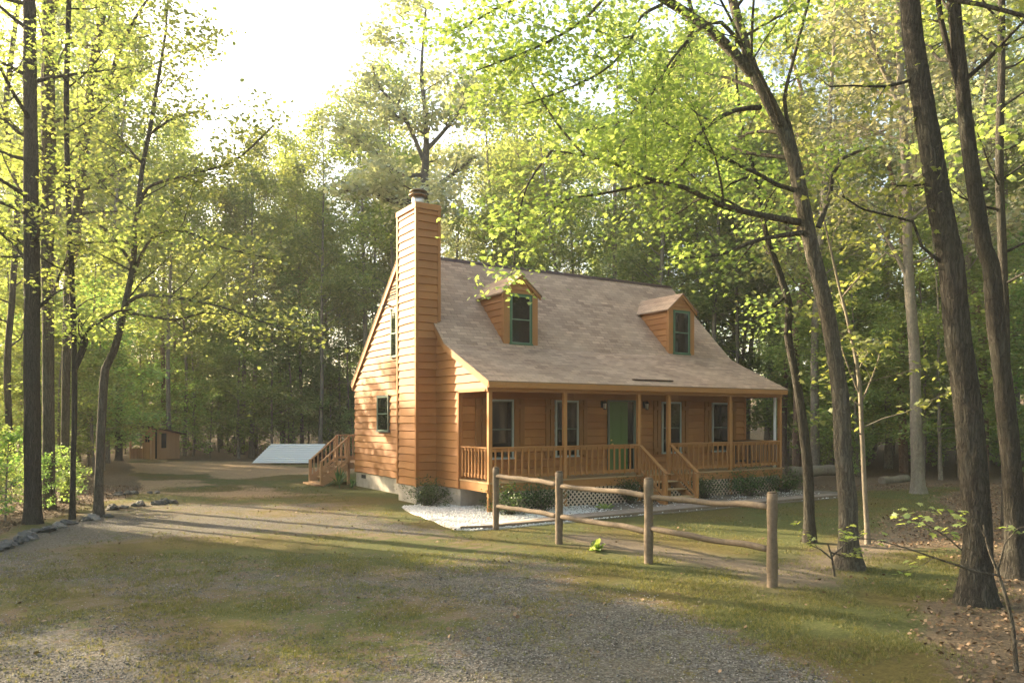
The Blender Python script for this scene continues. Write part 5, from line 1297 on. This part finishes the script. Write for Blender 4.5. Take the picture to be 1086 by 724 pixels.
# fallen log and stump at the right wood edge
def log(p, q, r, label):
    mb = MB(); p, q = Vector(p), Vector(q); o_ = p.copy(); pts = [p.lerp(q, i / 12) - o_ for i in range(13)]; mb.tube([x + Vector((0, 0, mnoise.noise(x * 2) * .03)) for x in pts], [r * (1 + mnoise.noise(x * 3) * .15) for x in pts], 14)
    o = mb.build('fallen_log', M['bark_mid']); o.location = o_; tag(o, label, 'log')
a = at(836, 505, 27.8); b = at(888, 504, 28.6); log((a.x, a.y, .32), (b.x, b.y, .34), .20, 'pale fallen log lying behind the lawn, right of the porch')
a = gpt(935, 513); b = gpt(962, 511); log((a.x, a.y, .10), (b.x, b.y, .14), .14, 'brown fallen log in the leaf litter left of the pale grey trunk')

# ------------------------------------------------------------------ ground cover (uncountable)
rng = np.random.default_rng(3)
def cover(name, N, dmin, dmax, ulo, uhi, wfun, shape, size, material, tilt, z=0., power=1.):
    d = dmin + (dmax - dmin) * rng.random(N) ** power; u = rng.uniform(ulo, uhi, N); r = (u - U0) / F * d
    pos, keep = [], []
    for i in range(N):
        x, y = w2(r[i], d[i])
        if in_bed(x, y) : continue
        w = wfun(x, y)
        if rng.random() < w: pos.append((x, y, gh(x, y) + z))
    pos = np.array(pos); n = len(pos)
    me = scatter_mesh(name, shape[0], shape[1], pos, rots(rng, n, tilt), size * rng.uniform(.55, 1.3, n), material)
    o = link(name, me); tag(o, kind='stuff'); return o
def in_bed(x, y): return -1.6 < x < 11.4 and -2.2 < y < 9.2
TUFT = ([(-.12, -.05, 0), (-.04, -.05, 0), (-.30, -.1, .9), (.0, .08, 0), (.09, .06, 0), (.12, .28, 1.), (.1, -.06, 0), (.17, -.02, 0), (.42, -.15, .75), (-.02, -.1, 0), (.06, -.1, 0), (.05, -.35, .8), (-.15, .1, 0), (-.07, .12, 0), (-.25, .3, .85)],
        [(0, 1, 2), (3, 4, 5), (6, 7, 8), (9, 10, 11), (12, 13, 14)])
OCT = ([(1, 0, 0), (-.9, .1, 0), (.1, .8, .05), (-.1, -.85, -.05), (.1, 0, .55), (0, 0, -.5)], [(0, 2, 4), (2, 1, 4), (1, 3, 4), (3, 0, 4), (2, 0, 5), (1, 2, 5), (3, 1, 5), (0, 3, 5)])
def wg(x, y):
    k = masks(x, y); n = vnoise(x, y, 1.5, 3.3, 3); return max(0, k[1] * (.55 + n * 1.6)) * .9
cover('grass', 150000, 6.2, 13, -30, 1116, wg, TUFT, .042, M['grass'], .35, 0, .8)
cover('grass', 60000, 13, 26, 60, 1116, wg, TUFT, .045, M['grass'], .35, 0, .8)
cover('gravel', 60000, 6.2, 13, -30, 1116, lambda x, y: masks(x, y)[0] * .8 + masks(x, y)[6] * .12, OCT, .0115, M['stones'], .6, .003, .8)
cover('leaf_litter', 75000, 6.2, 26, -60, 1146, lambda x, y: max(masks(x, y)[2], .018), LEAF_C, .038, M['litter'], .5, .02, .7)
# white chips on the bed
N = 9000; pos = []
def inpoly(x, y, P_):
    c_ = False; j = len(P_) - 1
    for i in range(len(P_)):
        if (P_[i][1] > y) != (P_[j][1] > y) and x < (P_[j][0] - P_[i][0]) * (y - P_[i][1]) / (P_[j][1] - P_[i][1]) + P_[i][0]: c_ = not c_
        j = i
    return c_
while len(pos) < N:
    x, y = rng.uniform(-2, 11), rng.uniform(-2.3, 2.5)
    if x > 1.5 and rng.random() < min(.94, (x - 1.5) * .6): continue
    if inpoly(x, y, BED) and not (x > -1.2 and -2.15 < y < -1.35): pos.append((x, y, .03))
pos = np.array(pos); o = link('white_gravel', scatter_mesh('white_gravel', *OCT, pos, rots(rng, N, .6), .024 * rng.uniform(.6, 1.4, N), M['wstones'])); tag(o, kind='stuff')


# ------------------------------------------------------------------ HAZE in the low evening light
hz = MB(); hz.box(-160, 160, -150, 170, -2.5, 42)
hm = bpy.data.materials.new('evening_haze'); hm.use_nodes = True; ht = hm.node_tree; ht.nodes.remove(ht.nodes['Principled BSDF'])
pv = ht.nodes.new('ShaderNodeVolumePrincipled'); pv.inputs['Color'].default_value = (.93, .95, .92, 1); pv.inputs['Density'].default_value = .0008; pv.inputs['Anisotropy'].default_value = .2
ht.links.new(pv.outputs[0], ht.nodes['Material Output'].inputs['Volume'])
ho = hz.build('haze', hm); tag(ho, kind='stuff')

# copies that stand close together: say which of them is meant
by = {}
for o in sc.objects:
    if o.parent is None and o.get('group') and o.get('label') and 'past' not in o['label'] and 'viewer' not in o['label'] and 'rock' not in o['label']: by.setdefault(o['label'], []).append(o)
for lab, os_ in by.items():
    if 2 <= len(os_) <= 3 and len(lab.split()) <= 14:
        os_.sort(key=lambda o: (lambda q: q[0] / max(q[1], 1))(rd(o.location.x, o.location.y)))
        for o, wd in zip(os_, (('left', 'right') if len(os_) == 2 else ('left', 'middle', 'right'))): o['label'] = lab + f', {wd} one'
